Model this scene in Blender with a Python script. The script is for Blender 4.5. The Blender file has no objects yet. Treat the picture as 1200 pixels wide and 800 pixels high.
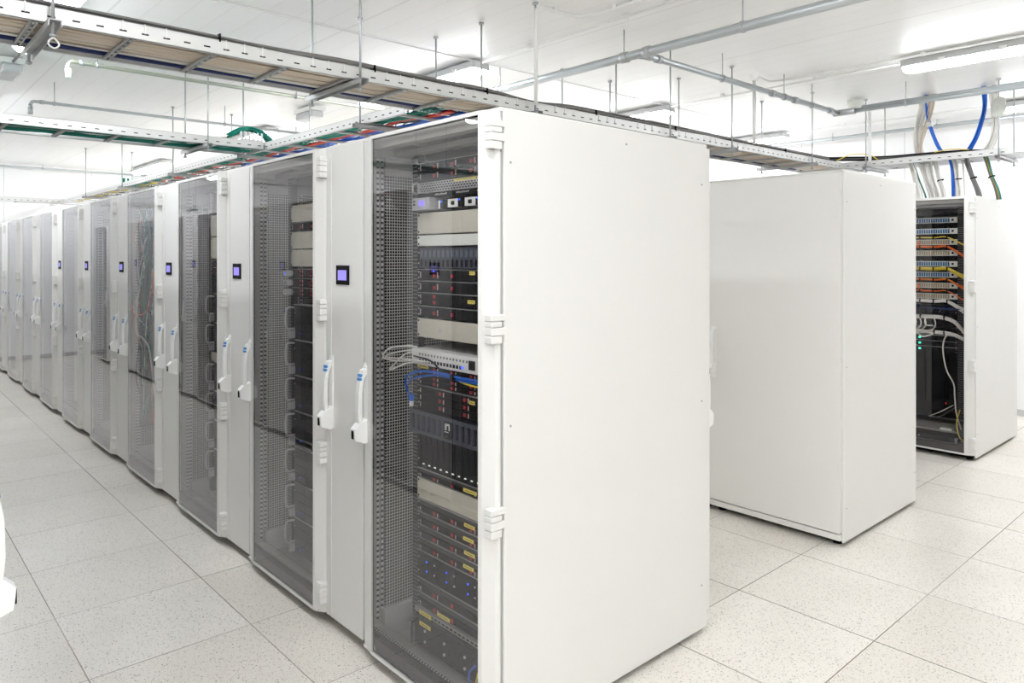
import bpy, math, random
from mathutils import Vector
sc = bpy.context.scene
COL = sc.collection
PI = math.pi

# ------------------------------------------------------------------ camera, world, exposure
cam = bpy.data.cameras.new('camera')
cam.sensor_width = 36.0
cam.lens = 853.44 / 1200 * 36.0
cam.shift_y = -(400 - 301.25) / 1200
cam.clip_start = 0.02
camo = bpy.data.objects.new('camera', cam)
COL.objects.link(camo)
camo.location = (-1.4786, -1.6902, 1.5353)
camo.rotation_euler = (PI / 2, 0, 0.83735 - PI / 2)
sc.camera = camo
w = bpy.data.worlds.new('world')
sc.world = w
w.use_nodes = True
w.node_tree.nodes['Background'].inputs[0].default_value = (1, 1, 1, 1)
w.node_tree.nodes['Background'].inputs[1].default_value = 0.4
sc.view_settings.view_transform = 'Standard'
sc.view_settings.look = 'None'
sc.view_settings.gamma = 1.0
sc.view_settings.use_curve_mapping = False
sc.view_settings.exposure = 1.36
LAMP_POWER = 13.0
cy = sc.cycles
cy.max_bounces = 14
cy.diffuse_bounces = 7
cy.glossy_bounces = 5
cy.transmission_bounces = 6
cy.transparent_max_bounces = 24
cy.use_denoising = True
cy.sample_clamp_indirect = 8.0
cy.caustics_reflective = False
cy.caustics_refractive = False

# ------------------------------------------------------------------ materials
def lin(c):
    return tuple((x / 255 / 12.92 if x / 255 <= 0.04045 else ((x / 255 + 0.055) / 1.055) ** 2.4) for x in c)

def mat(name, rgb, rough=0.5, metal=0.0, emit=None, spec=0.5, bump=0.0, var=0.03):
    m = bpy.data.materials.new(name)
    m.use_nodes = True
    nt = m.node_tree
    b = nt.nodes['Principled BSDF']
    c = lin(rgb) + (1,)
    b.inputs['Roughness'].default_value = rough
    b.inputs['Metallic'].default_value = metal
    b.inputs['Specular IOR Level'].default_value = spec
    tc = nt.nodes.new('ShaderNodeTexCoord')
    n = nt.nodes.new('ShaderNodeTexNoise')
    n.inputs['Scale'].default_value = 9.0
    nt.links.new(tc.outputs['Object'], n.inputs['Vector'])
    mr = nt.nodes.new('ShaderNodeMapRange')
    mr.inputs['To Min'].default_value = 1 - var
    mr.inputs['To Max'].default_value = 1 + var
    nt.links.new(n.outputs['Fac'], mr.inputs['Value'])
    hsv = nt.nodes.new('ShaderNodeHueSaturation')
    hsv.inputs['Color'].default_value = c
    nt.links.new(mr.outputs['Result'], hsv.inputs['Value'])
    nt.links.new(hsv.outputs['Color'], b.inputs['Base Color'])
    if emit:
        b.inputs['Emission Color'].default_value = lin(emit[0]) + (1,)
        b.inputs['Emission Strength'].default_value = emit[1]
    if bump:
        n2 = nt.nodes.new('ShaderNodeTexNoise')
        n2.inputs['Scale'].default_value = 350
        nt.links.new(tc.outputs['Object'], n2.inputs['Vector'])
        bp = nt.nodes.new('ShaderNodeBump')
        bp.inputs['Strength'].default_value = bump
        bp.inputs['Distance'].default_value = 0.001
        nt.links.new(n2.outputs['Fac'], bp.inputs['Height'])
        nt.links.new(bp.outputs['Normal'], b.inputs['Normal'])
    return m

class NB:
    """tiny helper that chains math nodes"""
    def __init__(s, m):
        s.nt = m.node_tree
    def node(s, t, **kw):
        n = s.nt.nodes.new(t)
        for k, v in kw.items():
            setattr(n, k, v)
        return n
    def put(s, sock, v):
        if hasattr(v, 'links') or isinstance(v, bpy.types.NodeSocket):
            s.nt.links.new(v, sock)
        else:
            sock.default_value = v
    def m(s, op, a, b=0.0, c=0.0):
        n = s.node('ShaderNodeMath', operation=op)
        s.put(n.inputs[0], a); s.put(n.inputs[1], b)
        if len(n.inputs) > 2: s.put(n.inputs[2], c)
        return n.outputs[0]
    def mix(s, f, a, b):
        n = s.node('ShaderNodeMix', data_type='RGBA')
        s.put(n.inputs[0], f)
        for k, v in ((6, a), (7, b)):
            s.put(n.inputs[k], v if not isinstance(v, tuple) else v + (1,) if len(v) == 3 else v)
        return n.outputs[2]

def cell_line(nb, coord, pitch, off, half):
    """1 on a line every pitch metres"""
    t = nb.m('DIVIDE', nb.m('SUBTRACT', coord, off), pitch)
    f = nb.m('ABSOLUTE', nb.m('SUBTRACT', nb.m('FRACT', nb.m('ADD', t, 1000.5)), 0.5))
    return nb.m('LESS_THAN', f, half / pitch)

def ceiling_mat():
    m = mat('ceiling_panels', (236, 235, 234), 0.38)
    nb = NB(m); b = nb.nt.nodes['Principled BSDF']
    tc = nb.node('ShaderNodeTexCoord'); sp = nb.node('ShaderNodeSeparateXYZ')
    nb.nt.links.new(tc.outputs['Object'], sp.inputs[0])
    l1 = cell_line(nb, sp.outputs[0], 0.165, -0.42, 0.0035)
    l2 = cell_line(nb, sp.outputs[0], 1.155, -0.42, 0.006)
    l3 = cell_line(nb, sp.outputs[1], 6.5, 2.27, 0.006)
    f = nb.m('MAXIMUM', nb.m('MULTIPLY', l1, 0.14), nb.m('MAXIMUM', nb.m('MULTIPLY', l2, 0.30), nb.m('MULTIPLY', l3, 0.35)))
    nb.put(b.inputs['Base Color'], nb.mix(f, lin((246, 246, 245)), lin((180, 178, 175))))
    bp = nb.node('ShaderNodeBump'); bp.inputs['Distance'].default_value = 0.003; bp.inputs['Strength'].default_value = 0.6
    bp.invert = True
    nb.put(bp.inputs['Height'], l1)
    nb.put(b.inputs['Normal'], bp.outputs[0])
    return m

def wall_mat(axis):
    m = mat('wall_panels_' + 'xy'[axis], (248, 248, 248), 0.45)
    nb = NB(m); b = nb.nt.nodes['Principled BSDF']
    tc = nb.node('ShaderNodeTexCoord'); sp = nb.node('ShaderNodeSeparateXYZ')
    nb.nt.links.new(tc.outputs['Object'], sp.inputs[0])
    l1 = cell_line(nb, sp.outputs[axis], 1.15, 0.15, 0.004)
    nb.put(b.inputs['Base Color'], nb.mix(nb.m('MULTIPLY', l1, 0.5), lin((248, 248, 248)), lin((180, 180, 178))))
    return m

def floor_mat():
    m = mat('raised_floor_tiles', (214, 210, 203), 0.32)
    nb = NB(m); b = nb.nt.nodes['Principled BSDF']
    tc = nb.node('ShaderNodeTexCoord'); sp = nb.node('ShaderNodeSeparateXYZ')
    nb.nt.links.new(tc.outputs['Object'], sp.inputs[0])
    X, Y = sp.outputs[0], sp.outputs[1]
    lx = cell_line(nb, X, 0.6, 0.350, 0.0022)
    ly = cell_line(nb, Y, 0.6, 0.105, 0.0018)
    line = nb.m('MAXIMUM', lx, ly)
    cx = nb.m('FLOOR', nb.m('DIVIDE', nb.m('SUBTRACT', X, 0.350), 0.6))
    cyy = nb.m('FLOOR', nb.m('DIVIDE', nb.m('SUBTRACT', Y, 0.105), 0.6))
    cmb = nb.node('ShaderNodeCombineXYZ'); nb.put(cmb.inputs[0], cx); nb.put(cmb.inputs[1], cyy)
    wn = nb.node('ShaderNodeTexWhiteNoise'); nb.put(wn.inputs['Vector'], cmb.outputs[0])
    base = nb.mix(wn.outputs['Value'], lin((242, 237, 229)), lin((232, 226, 216)))
    # cloudy wear
    n = nb.node('ShaderNodeTexNoise'); n.inputs['Scale'].default_value = 2.2; n.inputs['Detail'].default_value = 5
    nb.nt.links.new(tc.outputs['Object'], n.inputs['Vector'])
    mr = nb.node('ShaderNodeMapRange'); nb.put(mr.inputs['Value'], n.outputs['Fac'])
    mr.inputs['From Min'].default_value = 0.4; mr.inputs['From Max'].default_value = 0.7
    base = nb.mix(nb.m('MULTIPLY', mr.outputs[0], 0.35), base, lin((221, 215, 205)))
    # speckles
    for sc_, thr, colr, s in ((120, 0.24, (158, 150, 138), 0.7), (62, 0.17, (118, 110, 100), 0.75), (170, 0.26, (250, 248, 244), 0.6)):
        v = nb.node('ShaderNodeTexVoronoi'); v.inputs['Scale'].default_value = sc_
        nb.nt.links.new(tc.outputs['Object'], v.inputs['Vector'])
        d = nb.m('MULTIPLY', nb.m('LESS_THAN', v.outputs['Distance'], thr), s)
        base = nb.mix(d, base, lin(colr))
    # joints: some wide and dark, most faint
    n3 = nb.node('ShaderNodeTexNoise'); n3.inputs['Scale'].default_value = 0.9
    nb.nt.links.new(tc.outputs['Object'], n3.inputs['Vector'])
    mr3 = nb.node('ShaderNodeMapRange'); nb.put(mr3.inputs['Value'], n3.outputs['Fac'])
    mr3.inputs['From Min'].default_value = 0.35; mr3.inputs['From Max'].default_value = 0.6
    mr3.inputs['To Min'].default_value = 0.35; mr3.inputs['To Max'].default_value = 1.0
    base = nb.mix(nb.m('MULTIPLY', line, mr3.outputs[0]), base, lin((82, 66, 54)))
    nb.put(b.inputs['Base Color'], base)
    return m

def grid_mat(name, a, bcol, ua, ub, fa, fb, wa, wb, rough=0.5):
    """sheet of colour a with punched holes of colour b; u axes are object axes"""
    m = mat(name, (200, 200, 200), rough)
    nb = NB(m); b = nb.nt.nodes['Principled BSDF']
    tc = nb.node('ShaderNodeTexCoord'); sp = nb.node('ShaderNodeSeparateXYZ')
    nb.nt.links.new(tc.outputs['Object'], sp.inputs[0])
    h1 = nb.m('GREATER_THAN', nb.m('FRACT', nb.m('ADD', nb.m('MULTIPLY', sp.outputs[ua], fa), 500)), wa)
    b.inputs['Specular IOR Level'].default_value = 0.15
    h = h1
    if ub is not None:
        h2 = nb.m('GREATER_THAN', nb.m('FRACT', nb.m('ADD', nb.m('MULTIPLY', sp.outputs[ub], fb), 500)), wb)
        h = nb.m('MULTIPLY', h1, h2)
    nb.put(b.inputs['Base Color'], nb.mix(h, lin(a), lin(bcol)))
    return m

def glass_mat():
    m = bpy.data.materials.new('smoked_glass')
    m.use_nodes = True
    nt = m.node_tree
    nt.nodes.remove(nt.nodes['Principled BSDF'])
    out = nt.nodes['Material Output']
    tr = nt.nodes.new('ShaderNodeBsdfTransparent'); tr.inputs[0].default_value = (0.985, 0.98, 0.98, 1)
    gl = nt.nodes.new('ShaderNodeBsdfGlossy'); gl.inputs['Roughness'].default_value = 0.0
    gl.inputs['Color'].default_value = (0.97, 0.97, 1.0, 1)
    fr = nt.nodes.new('ShaderNodeFresnel'); fr.inputs['IOR'].default_value = 1.62
    geo = nt.nodes.new('ShaderNodeNewGeometry')
    inv = nt.nodes.new('ShaderNodeMath'); inv.operation = 'SUBTRACT'; inv.inputs[0].default_value = 1
    nt.links.new(geo.outputs['Backfacing'], inv.inputs[1])
    mu = nt.nodes.new('ShaderNodeMath'); mu.operation = 'MULTIPLY'
    def mth(op, a, b):
        q = nt.nodes.new('ShaderNodeMath'); q.operation = op
        for k, v in ((0, a), (1, b)):
            if isinstance(v, float): q.inputs[k].default_value = v
            else: nt.links.new(v, q.inputs[k])
        return q.outputs[0]
    fr.inputs['IOR'].default_value = 1.50
    F = fr.outputs[0]                      # both faces of the pane reflect: 2F / (1 + F)
    nt.links.new(mth('DIVIDE', mth('MULTIPLY', F, 2.0), mth('ADD', F, 1.0)), mu.inputs[0]); nt.links.new(inv.outputs[0], mu.inputs[1])
    mx = nt.nodes.new('ShaderNodeMixShader')
    nt.links.new(mu.outputs[0], mx.inputs[0]); nt.links.new(tr.outputs[0], mx.inputs[1]); nt.links.new(gl.outputs[0], mx.inputs[2])
    nt.links.new(mx.outputs[0], out.inputs[0])
    return m

M = {}
M['rack'] = mat('rack_light_grey_paint', (231, 230, 227), 0.42, bump=0.06, var=0.01)
M['rackin'] = mat('rack_inner_steel', (188, 188, 185), 0.45)
M['zinc'] = mat('zinc_plate', (165, 163, 160), 0.4, 0.4)
M['sill'] = mat('brown_grey_sill', (52, 45, 47), 0.5)
M['black'] = mat('black_plastic', (14, 14, 16), 0.6, spec=0.12)
M['server'] = mat('server_black', (20, 20, 23), 0.6, spec=0.12)
M['server2'] = mat('server_charcoal', (42, 41, 42), 0.6, spec=0.12)
M['carrier'] = mat('drive_carrier_black', (24, 24, 27), 0.6, spec=0.12)
M['slate'] = mat('slate_blue_grey_bezel', (70, 74, 86), 0.45)
M['slate2'] = mat('slate_pale_grey', (98, 104, 116), 0.45)
M['beige'] = mat('beige_blank', (206, 202, 188), 0.5)
M['pale'] = mat('pale_blank', (226, 229, 222), 0.5)
M['silver'] = mat('silver_paint', (200, 200, 202), 0.35, 0.3)
M['white'] = mat('white_plastic', (238, 238, 236), 0.4)
M['steel'] = mat('galvanised_steel', (188, 192, 194), 0.35, 0.55)
M['pipe'] = mat('galvanised_pipe', (188, 194, 197), 0.3, 0.6)
M['tray'] = mat('tray_galvanised', (222, 222, 220), 0.42, 0.2)
M['strut'] = mat('strut_dark_zinc', (185, 186, 186), 0.45, 0.25)
M['brass'] = mat('pale_brass_green_pipe', (176, 180, 165), 0.3, 0.5)
M['red'] = mat('red_latch', (190, 45, 55), 0.4)
M['pink'] = mat('pale_pink_lever', (205, 180, 182), 0.4)
M['yellow'] = mat('yellow_label', (238, 222, 110), 0.6)
M['ink'] = mat('label_ink', (90, 85, 50), 0.6)
M['blue'] = mat('blue_cable', (5, 98, 205), 0.4)
M['bluedk'] = mat('dark_blue_cable', (22, 40, 100), 0.45)
M['teal'] = mat('teal_cable', (0, 140, 120), 0.45)
M['tealdk'] = mat('dark_teal_cable', (6, 112, 98), 0.5)
M['redc'] = mat('red_cable', (225, 60, 45), 0.45)
M['orange'] = mat('orange_cable', (240, 110, 25), 0.4)
M['yelc'] = mat('yellow_cable', (232, 208, 62), 0.4)
M['cable'] = mat('beige_cable', (226, 213, 196), 0.55)
M['whitec'] = mat('white_cable', (228, 226, 220), 0.5)
M['dark'] = mat('dark_grey_cable', (72, 70, 72), 0.5)
M['greyc'] = mat('grey_cable', (120, 118, 116), 0.5)
M['bluport'] = mat('blue_port', (20, 98, 150), 0.4)
M['beiport'] = mat('beige_port', (172, 158, 132), 0.5)
M['lcd'] = mat('lcd_lavender', (150, 140, 235), 0.3, emit=((155, 140, 245), 0.2))
M['ledb'] = mat('led_blue', (40, 90, 255), 0.3, emit=((40, 90, 255), 0.7))
M['ledg'] = mat('led_green', (40, 230, 180), 0.3, emit=((40, 235, 170), 2.2))
M['ledw'] = mat('led_white', (240, 240, 235), 0.3, emit=((240, 245, 230), 0.25))
M['ledr'] = mat('led_red', (255, 60, 30), 0.3, emit=((255, 60, 30), 2.0))
M['stickb'] = mat('sticker_blue', (70, 140, 205), 0.5)
M['stickr'] = mat('sticker_red', (215, 50, 95), 0.5)
M['mesh'] = grid_mat('perforated_sheet', (210, 208, 203), (12, 12, 13), 0, 2, 84.0, 84.0, 0.27, 0.27)
M['slots'] = grid_mat('slotted_profile', (225, 225, 221), (70, 70, 70), 2, None, 46.0, 1, 0.6, 0)
M['slotsh'] = grid_mat('slotted_bar', (170, 170, 168), (60, 60, 62), 1, None, 62.0, 1, 0.5, 0)
M['holes'] = grid_mat('rail_square_holes', (105, 105, 106), (14, 14, 14), 2, None, 67.0, 1, 0.5, 0)
M['glass'] = glass_mat()
M['lamp'] = mat('lamp_housing_grey', (205, 206, 206), 0.5)
M['tube'] = mat('lamp_diffuser', (250, 250, 250), 0.4, emit=((246, 250, 255), LAMP_POWER))
M['unlit'] = mat('unlit_diffuser', (205, 206, 208), 0.2)
M['exit'] = mat('exit_sign_white', (225, 235, 230), 0.4, emit=((240, 255, 250), 0.1))
M['exitg'] = mat('exit_sign_green', (0, 112, 78), 0.5, spec=0.1, emit=((0, 112, 78), 0.05))
M['ceil'] = ceiling_mat()
M['wallx'] = wall_mat(0)
M['wally'] = wall_mat(1)
M['floor'] = floor_mat()
M['base'] = mat('baseboard_grey', (200, 200, 200), 0.5)

# ------------------------------------------------------------------ mesh builder
class MB:
    def __init__(s):
        s.v = []; s.f = []; s.mi = []; s.sm = []; s.mats = []
    def mid(s, m):
        if m not in s.mats: s.mats.append(m)
        return s.mats.index(m)
    def add(s, vs, fs, m, smooth=False):
        o = len(s.v); s.v += [tuple(p) for p in vs]
        k = s.mid(m)
        for f in fs:
            s.f.append(tuple(i + o for i in f)); s.mi.append(k); s.sm.append(smooth)
        return s
    def box(s, x0, x1, y0, y1, z0, z1, m):
        if x0 > x1: x0, x1 = x1, x0
        if y0 > y1: y0, y1 = y1, y0
        if z0 > z1: z0, z1 = z1, z0
        v = [(x, y, z) for x in (x0, x1) for y in (y0, y1) for z in (z0, z1)]
        return s.add(v, [(0, 1, 3, 2), (4, 6, 7, 5), (0, 4, 5, 1), (2, 3, 7, 6), (0, 2, 6, 4), (1, 5, 7, 3)], m)
    def prism(s, poly, axis, a, b, m, smooth=False):
        """poly of 2-D points extruded along axis; remaining axes keep order"""
        def P(p, t):
            q = [p[0], p[1]]; q.insert(axis, t); return tuple(q)
        n = len(poly)
        v = [P(p, a) for p in poly] + [P(p, b) for p in poly]
        area = sum(poly[i][0] * poly[(i + 1) % n][1] - poly[(i + 1) % n][0] * poly[i][1] for i in range(n))
        fs = [(i, (i + 1) % n, (i + 1) % n + n, i + n) for i in range(n)] + [tuple(range(n - 1, -1, -1)), tuple(range(n, 2 * n))]
        pos = (area > 0) == (b > a)
        if axis == 1: pos = not pos
        if not pos: fs = [tuple(reversed(f)) for f in fs]
        return s.add(v, fs, m, smooth)
    def tube(s, pts, r, m, n=8, cap=True):
        pts = [Vector(p) for p in pts]
        rings = []; up = None
        for i, p in enumerate(pts):
            d = (pts[min(i + 1, len(pts) - 1)] - pts[max(i - 1, 0)]).normalized()
            if up is None:
                up = Vector((0, 0, 1)) if abs(d.z) < 0.9 else Vector((1, 0, 0))
            a = d.cross(up)
            if a.length < 1e-4: a = d.orthogonal()
            a.normalize(); bb = d.cross(a).normalized(); up = -bb if False else a.cross(d)
            rr = r[i] if isinstance(r, (list, tuple)) else r
            rings.append([p + (a * math.cos(2 * PI * k / n) + bb * math.sin(2 * PI * k / n)) * rr for k in range(n)])
        v = [q for R in rings for q in R]
        fs = []
        for i in range(len(rings) - 1):
            for k in range(n):
                fs.append((i * n + k, i * n + (k + 1) % n, (i + 1) * n + (k + 1) % n, (i + 1) * n + k))
        s.add(v, fs, m, True)
        if cap:
            o = len(s.v) - len(v)
            k = s.mid(m)
            s.f.append(tuple(o + i for i in range(n - 1, -1, -1))); s.mi.append(k); s.sm.append(False)
            e = o + len(v) - n
            s.f.append(tuple(e + i for i in range(n))); s.mi.append(k); s.sm.append(False)
        return s
    def build(s, name, parent=None, loc=None, bevel=0.0):
        me = bpy.data.meshes.new(name)
        me.from_pydata(s.v, [], s.f)
        for m in s.mats: me.materials.append(M[m])
        me.polygons.foreach_set('material_index', s.mi)
        me.polygons.foreach_set('use_smooth', s.sm)
        me.update()
        o = bpy.data.objects.new(name, me)
        COL.objects.link(o)
        if parent: o.parent = parent
        if loc: o.location = loc
        if bevel:
            b = o.modifiers.new('bevel', 'BEVEL'); b.width = bevel; b.segments = 2
            b.limit_method = 'ANGLE'; b.angle_limit = math.radians(35)
        return o

def tag(o, label=None, cat=None, group=None, kind=None):
    if label: o['label'] = label
    if cat: o['category'] = cat
    if group: o['group'] = group
    if kind: o['kind'] = kind
    return o

def empty(name, loc, label=None, cat=None, group=None, rz=0.0):
    o = bpy.data.objects.new(name, None)
    o.empty_display_size = 0.05
    COL.objects.link(o)
    o.location = loc; o.rotation_euler = (0, 0, rz)
    return tag(o, label, cat, group)

def kids(o):
    return [c for c in bpy.data.objects if c.parent == o]

def copy_tree(o, loc=None, rz=None, label=None, group=None, skip=(), _ch=None):
    if _ch is None:
        _ch = {}
        for q in bpy.data.objects:
            if q.parent: _ch.setdefault(q.parent.name, []).append(q)
    c = o.copy(); COL.objects.link(c)
    if loc is not None: c.location = loc
    if rz is not None: c.rotation_euler = (0, 0, rz)
    if label: c['label'] = label
    if group: c['group'] = group
    for ch in _ch.get(o.name, []):
        if ch.name.split('.')[0] in skip: continue
        d = copy_tree(ch, skip=skip, _ch=_ch)
        d.parent = c
    return c

def smooth_path(pts, n=8):
    """Catmull-Rom through points"""
    P = [Vector(p) for p in pts]
    P = [P[0] * 2 - P[1]] + P + [P[-1] * 2 - P[-2]]
    out = []
    for i in range(1, len(P) - 2):
        for k in range(n):
            t = k / n
            a, b, c, d = P[i - 1], P[i], P[i + 1], P[i + 2]
            out.append(0.5 * ((2 * b) + (c - a) * t + (2 * a - 5 * b + 4 * c - d) * t * t + (3 * b - a - 3 * c + d) * t ** 3))
    out.append(P[-2])
    return out

ORD = ['nearest', 'second', 'third', 'fourth', 'fifth', 'sixth', 'seventh', 'eighth', 'ninth', 'tenth', 'eleventh', 'twelfth']

# ------------------------------------------------------------------ the room
H = 2.92
XL, XR, YN, YF = -5.2, 6.9, -4.2, 11.35
def struct(mb, name):
    return tag(mb.build(name), kind='structure')
struct(MB().box(XL, XR, YN, YF, -0.1, 0, 'floor'), 'floor')
struct(MB().box(XL - .1, XR + .1, YN - .1, YF + .1, H, H + 0.1, 'ceil'), 'ceiling')
struct(MB().box(XL, XR, YF, YF + 0.1, 0, H, 'wallx'), 'wall_back')
struct(MB().box(XL, XR, YN - 0.1, YN, 0, H, 'wallx'), 'wall_front')
struct(MB().box(XR, XR + 0.1, YN, YF, 0, H, 'wally'), 'wall_right')
struct(MB().box(XL - 0.1, XL, YN, YF, 0, H, 'wally'), 'wall_left')
struct(MB().box(XR - 0.012, XR, YN, YF, 0, 0.06, 'base'), 'baseboard_right')
struct(MB().box(XL, XR, YF - 0.012, YF, 0, 0.06, 'base'), 'baseboard_back')

# ------------------------------------------------------------------ lamps
def lamp_proto():
    r = empty('ceiling_light', (0, 0, 0))
    L = 1.56
    b = MB()
    b.prism([(-.07, 2.90), (-.079, 2.853), (.079, 2.853), (.07, 2.90)], 1, 0.0, L, 'lamp')
    b.box(-.03, .03, .25, .33, 2.9, H, 'white'); b.box(-.03, .03, L - .33, L - .25, 2.9, H, 'white')
    for y in (.2, .55, .95, 1.3):
        for s_ in (-1, 1): b.box(s_ * .078, s_ * .088, y - .02, y + .02, 2.846, 2.872, 'white')
    b.build('housing', r)
    d = MB()
    prof = [(-.073, 2.854), (-.066, 2.836), (-.045, 2.822), (0, 2.815), (.045, 2.822), (.066, 2.836), (.073, 2.854)]
    ys = [(0.004, .72), (.02, .93), (.05, 1), (L - .05, 1), (L - .02, .93), (L - .004, .72)]
    v = []; n = len(prof)
    for y, k in ys: v += [(x * k, y, 2.854 + (z - 2.854) * k) for x, z in prof]
    fs = [(i * n + j, (i + 1) * n + j, (i + 1) * n + j + 1, i * n + j + 1) for i in range(len(ys) - 1) for j in range(n - 1)]
    fs += [tuple(range(n)), tuple(range(len(v) - 1, len(v) - n - 1, -1))]
    d.add(v, fs, 'tube', False)
    d.build('diffuser', r)
    return r
lamp = lamp_proto()
LX = [(-0.68, 'left aisle'), (1.77, 'aisle behind the long row'), (3.98, 'right aisle'), (6.12, 'right wall'), (-3.0, 'far left')]
LY = [-1.30, 2.24, 5.68, 9.15, -3.9]  # last row is unseen, added to brighten the left aisle
lamp_used = False
LL = {(-0.68, 2.24): 'lit fluorescent fitting at upper left, partly hidden by the beige cable tray',
      (1.77, 2.24): 'lit fluorescent fitting crossing behind the beige cable tray above the nearest rack',
      (1.77, 5.68): 'lit fluorescent fitting left of centre, behind the grey pipe end',
      (1.77, 9.15): 'small far lit fluorescent fitting above the green exit sign',
      (3.98, -1.30): 'large lit fluorescent fitting at upper right edge of the ceiling',
      (3.98, 2.24): 'lit fluorescent fitting seen over the top of the big side panel, right part',
      (6.12, 2.24): 'lit fluorescent fitting low over the tray between the two right cabinets',
      (6.12, -1.30): 'lit fluorescent fitting at the far right edge behind the round white disc'}
for (x, nm) in LX:
    for j, y in enumerate(LY):
        if (j == 4 and x > 0) or (j == 0 and x == 1.77): continue
        lab = LL.get((x, y), 'lit fluorescent fitting over the %s, %s' % (nm, ['first in view', 'second', 'third', 'fourth', 'added unseen behind the camera for fill'][j]))
        g = 'fluorescent ceiling lights'
        if not lamp_used:
            lamp.location = (x, y, 0); tag(lamp, lab, 'ceiling light', g); lamp_used = True
        else:
            copy_tree(lamp, (x, y, 0), label=lab, group=g)
def emergency(x, y, label):
    r = empty('emergency_light', (x, y, 2.80), label, 'emergency light', 'unlit emergency lights')
    MB().box(-.07, .07, 0, .36, .06, .10, 'white').build('back_box', r, bevel=.005)
    MB().box(-.06, .06, .01, .35, 0.0, .062, 'unlit').build('cover', r, bevel=.02)
    MB().tube([(0, .1, .1), (0, .1, .12)], .012, 'white').build('mount', r)
emergency(1.62, 4.35, 'small unlit clear emergency light on the ceiling above the teal tray junction')
emergency(-0.68, 4.28, 'small unlit clear emergency light at left edge of the ceiling')

# ------------------------------------------------------------------ racks
W, D = 0.8, 1.117
def hinge(parent, z, y0=-0.004):
    b = MB()
    b.box(-.042, -.004, y0 + .004, y0 + .028, z - .045, z + .045, 'rack')
    for a, c in ((.024, .045), (.006, .0235), (-.020, .0055), (-.045, -.0205)):
        b.box(-.046, .012 if (a, c) in ((.024, .045), (-.020, .0055)) else -.002, y0 - .004, y0 + .031, z + a, z + c - .001, 'rack')
    return b.build('hinge', parent, bevel=.003)

def handle(parent, y, z0, sgn=-1, x0=0.0, sticker='stickb', name='handle'):
    """swing lever handle: base plate, lock housing at the bottom, bowed lever with a sticker at the top"""
    b = MB()
    X = lambda d: x0 + sgn * d
    def pr(poly, ya, yb, m):
        b.prism([(X(p[0]), z0 + p[1]) for p in poly], 1, ya, yb, m)
    pr([(0, 0), (.012, 0), (.012, .285), (.006, .3), (0, .3)], y - .016, y + .016, 'white')
    pr([(.010, .0), (.020, -.004), (.062, .012), (.066, .055), (.046, .075), (.010, .09)], y - .018, y + .018, 'white')
    pr([(.010, .282), (.028, .276), (.036, .255), (.047, .19), (.049, .12), (.045, .075), (.030, .075), (.030, .12), (.030, .19), (.022, .24), (.010, .262)], y - .013, y + .013, 'white')
    b.box(X(.063), X(.068), y - .007, y + .007, z0 + .018, z0 + .05, 'black')
    for k, (a, c) in enumerate(((.250, .262), (.236, .248))):
        m = sticker if k == 0 else 'stickb'
        d0 = .0345 + (.262 - c) * .14
        b.prism([(X(d0 + .002), z0 + c), (X(d0 + .0045), z0 + a), (X(d0 - .004), z0 + a), (X(d0 - .006), z0 + c)], 1, y - .0135, y + .0135, m if sticker != 'white' else 'white')
    return b.build(name, parent, bevel=.0025)

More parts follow.
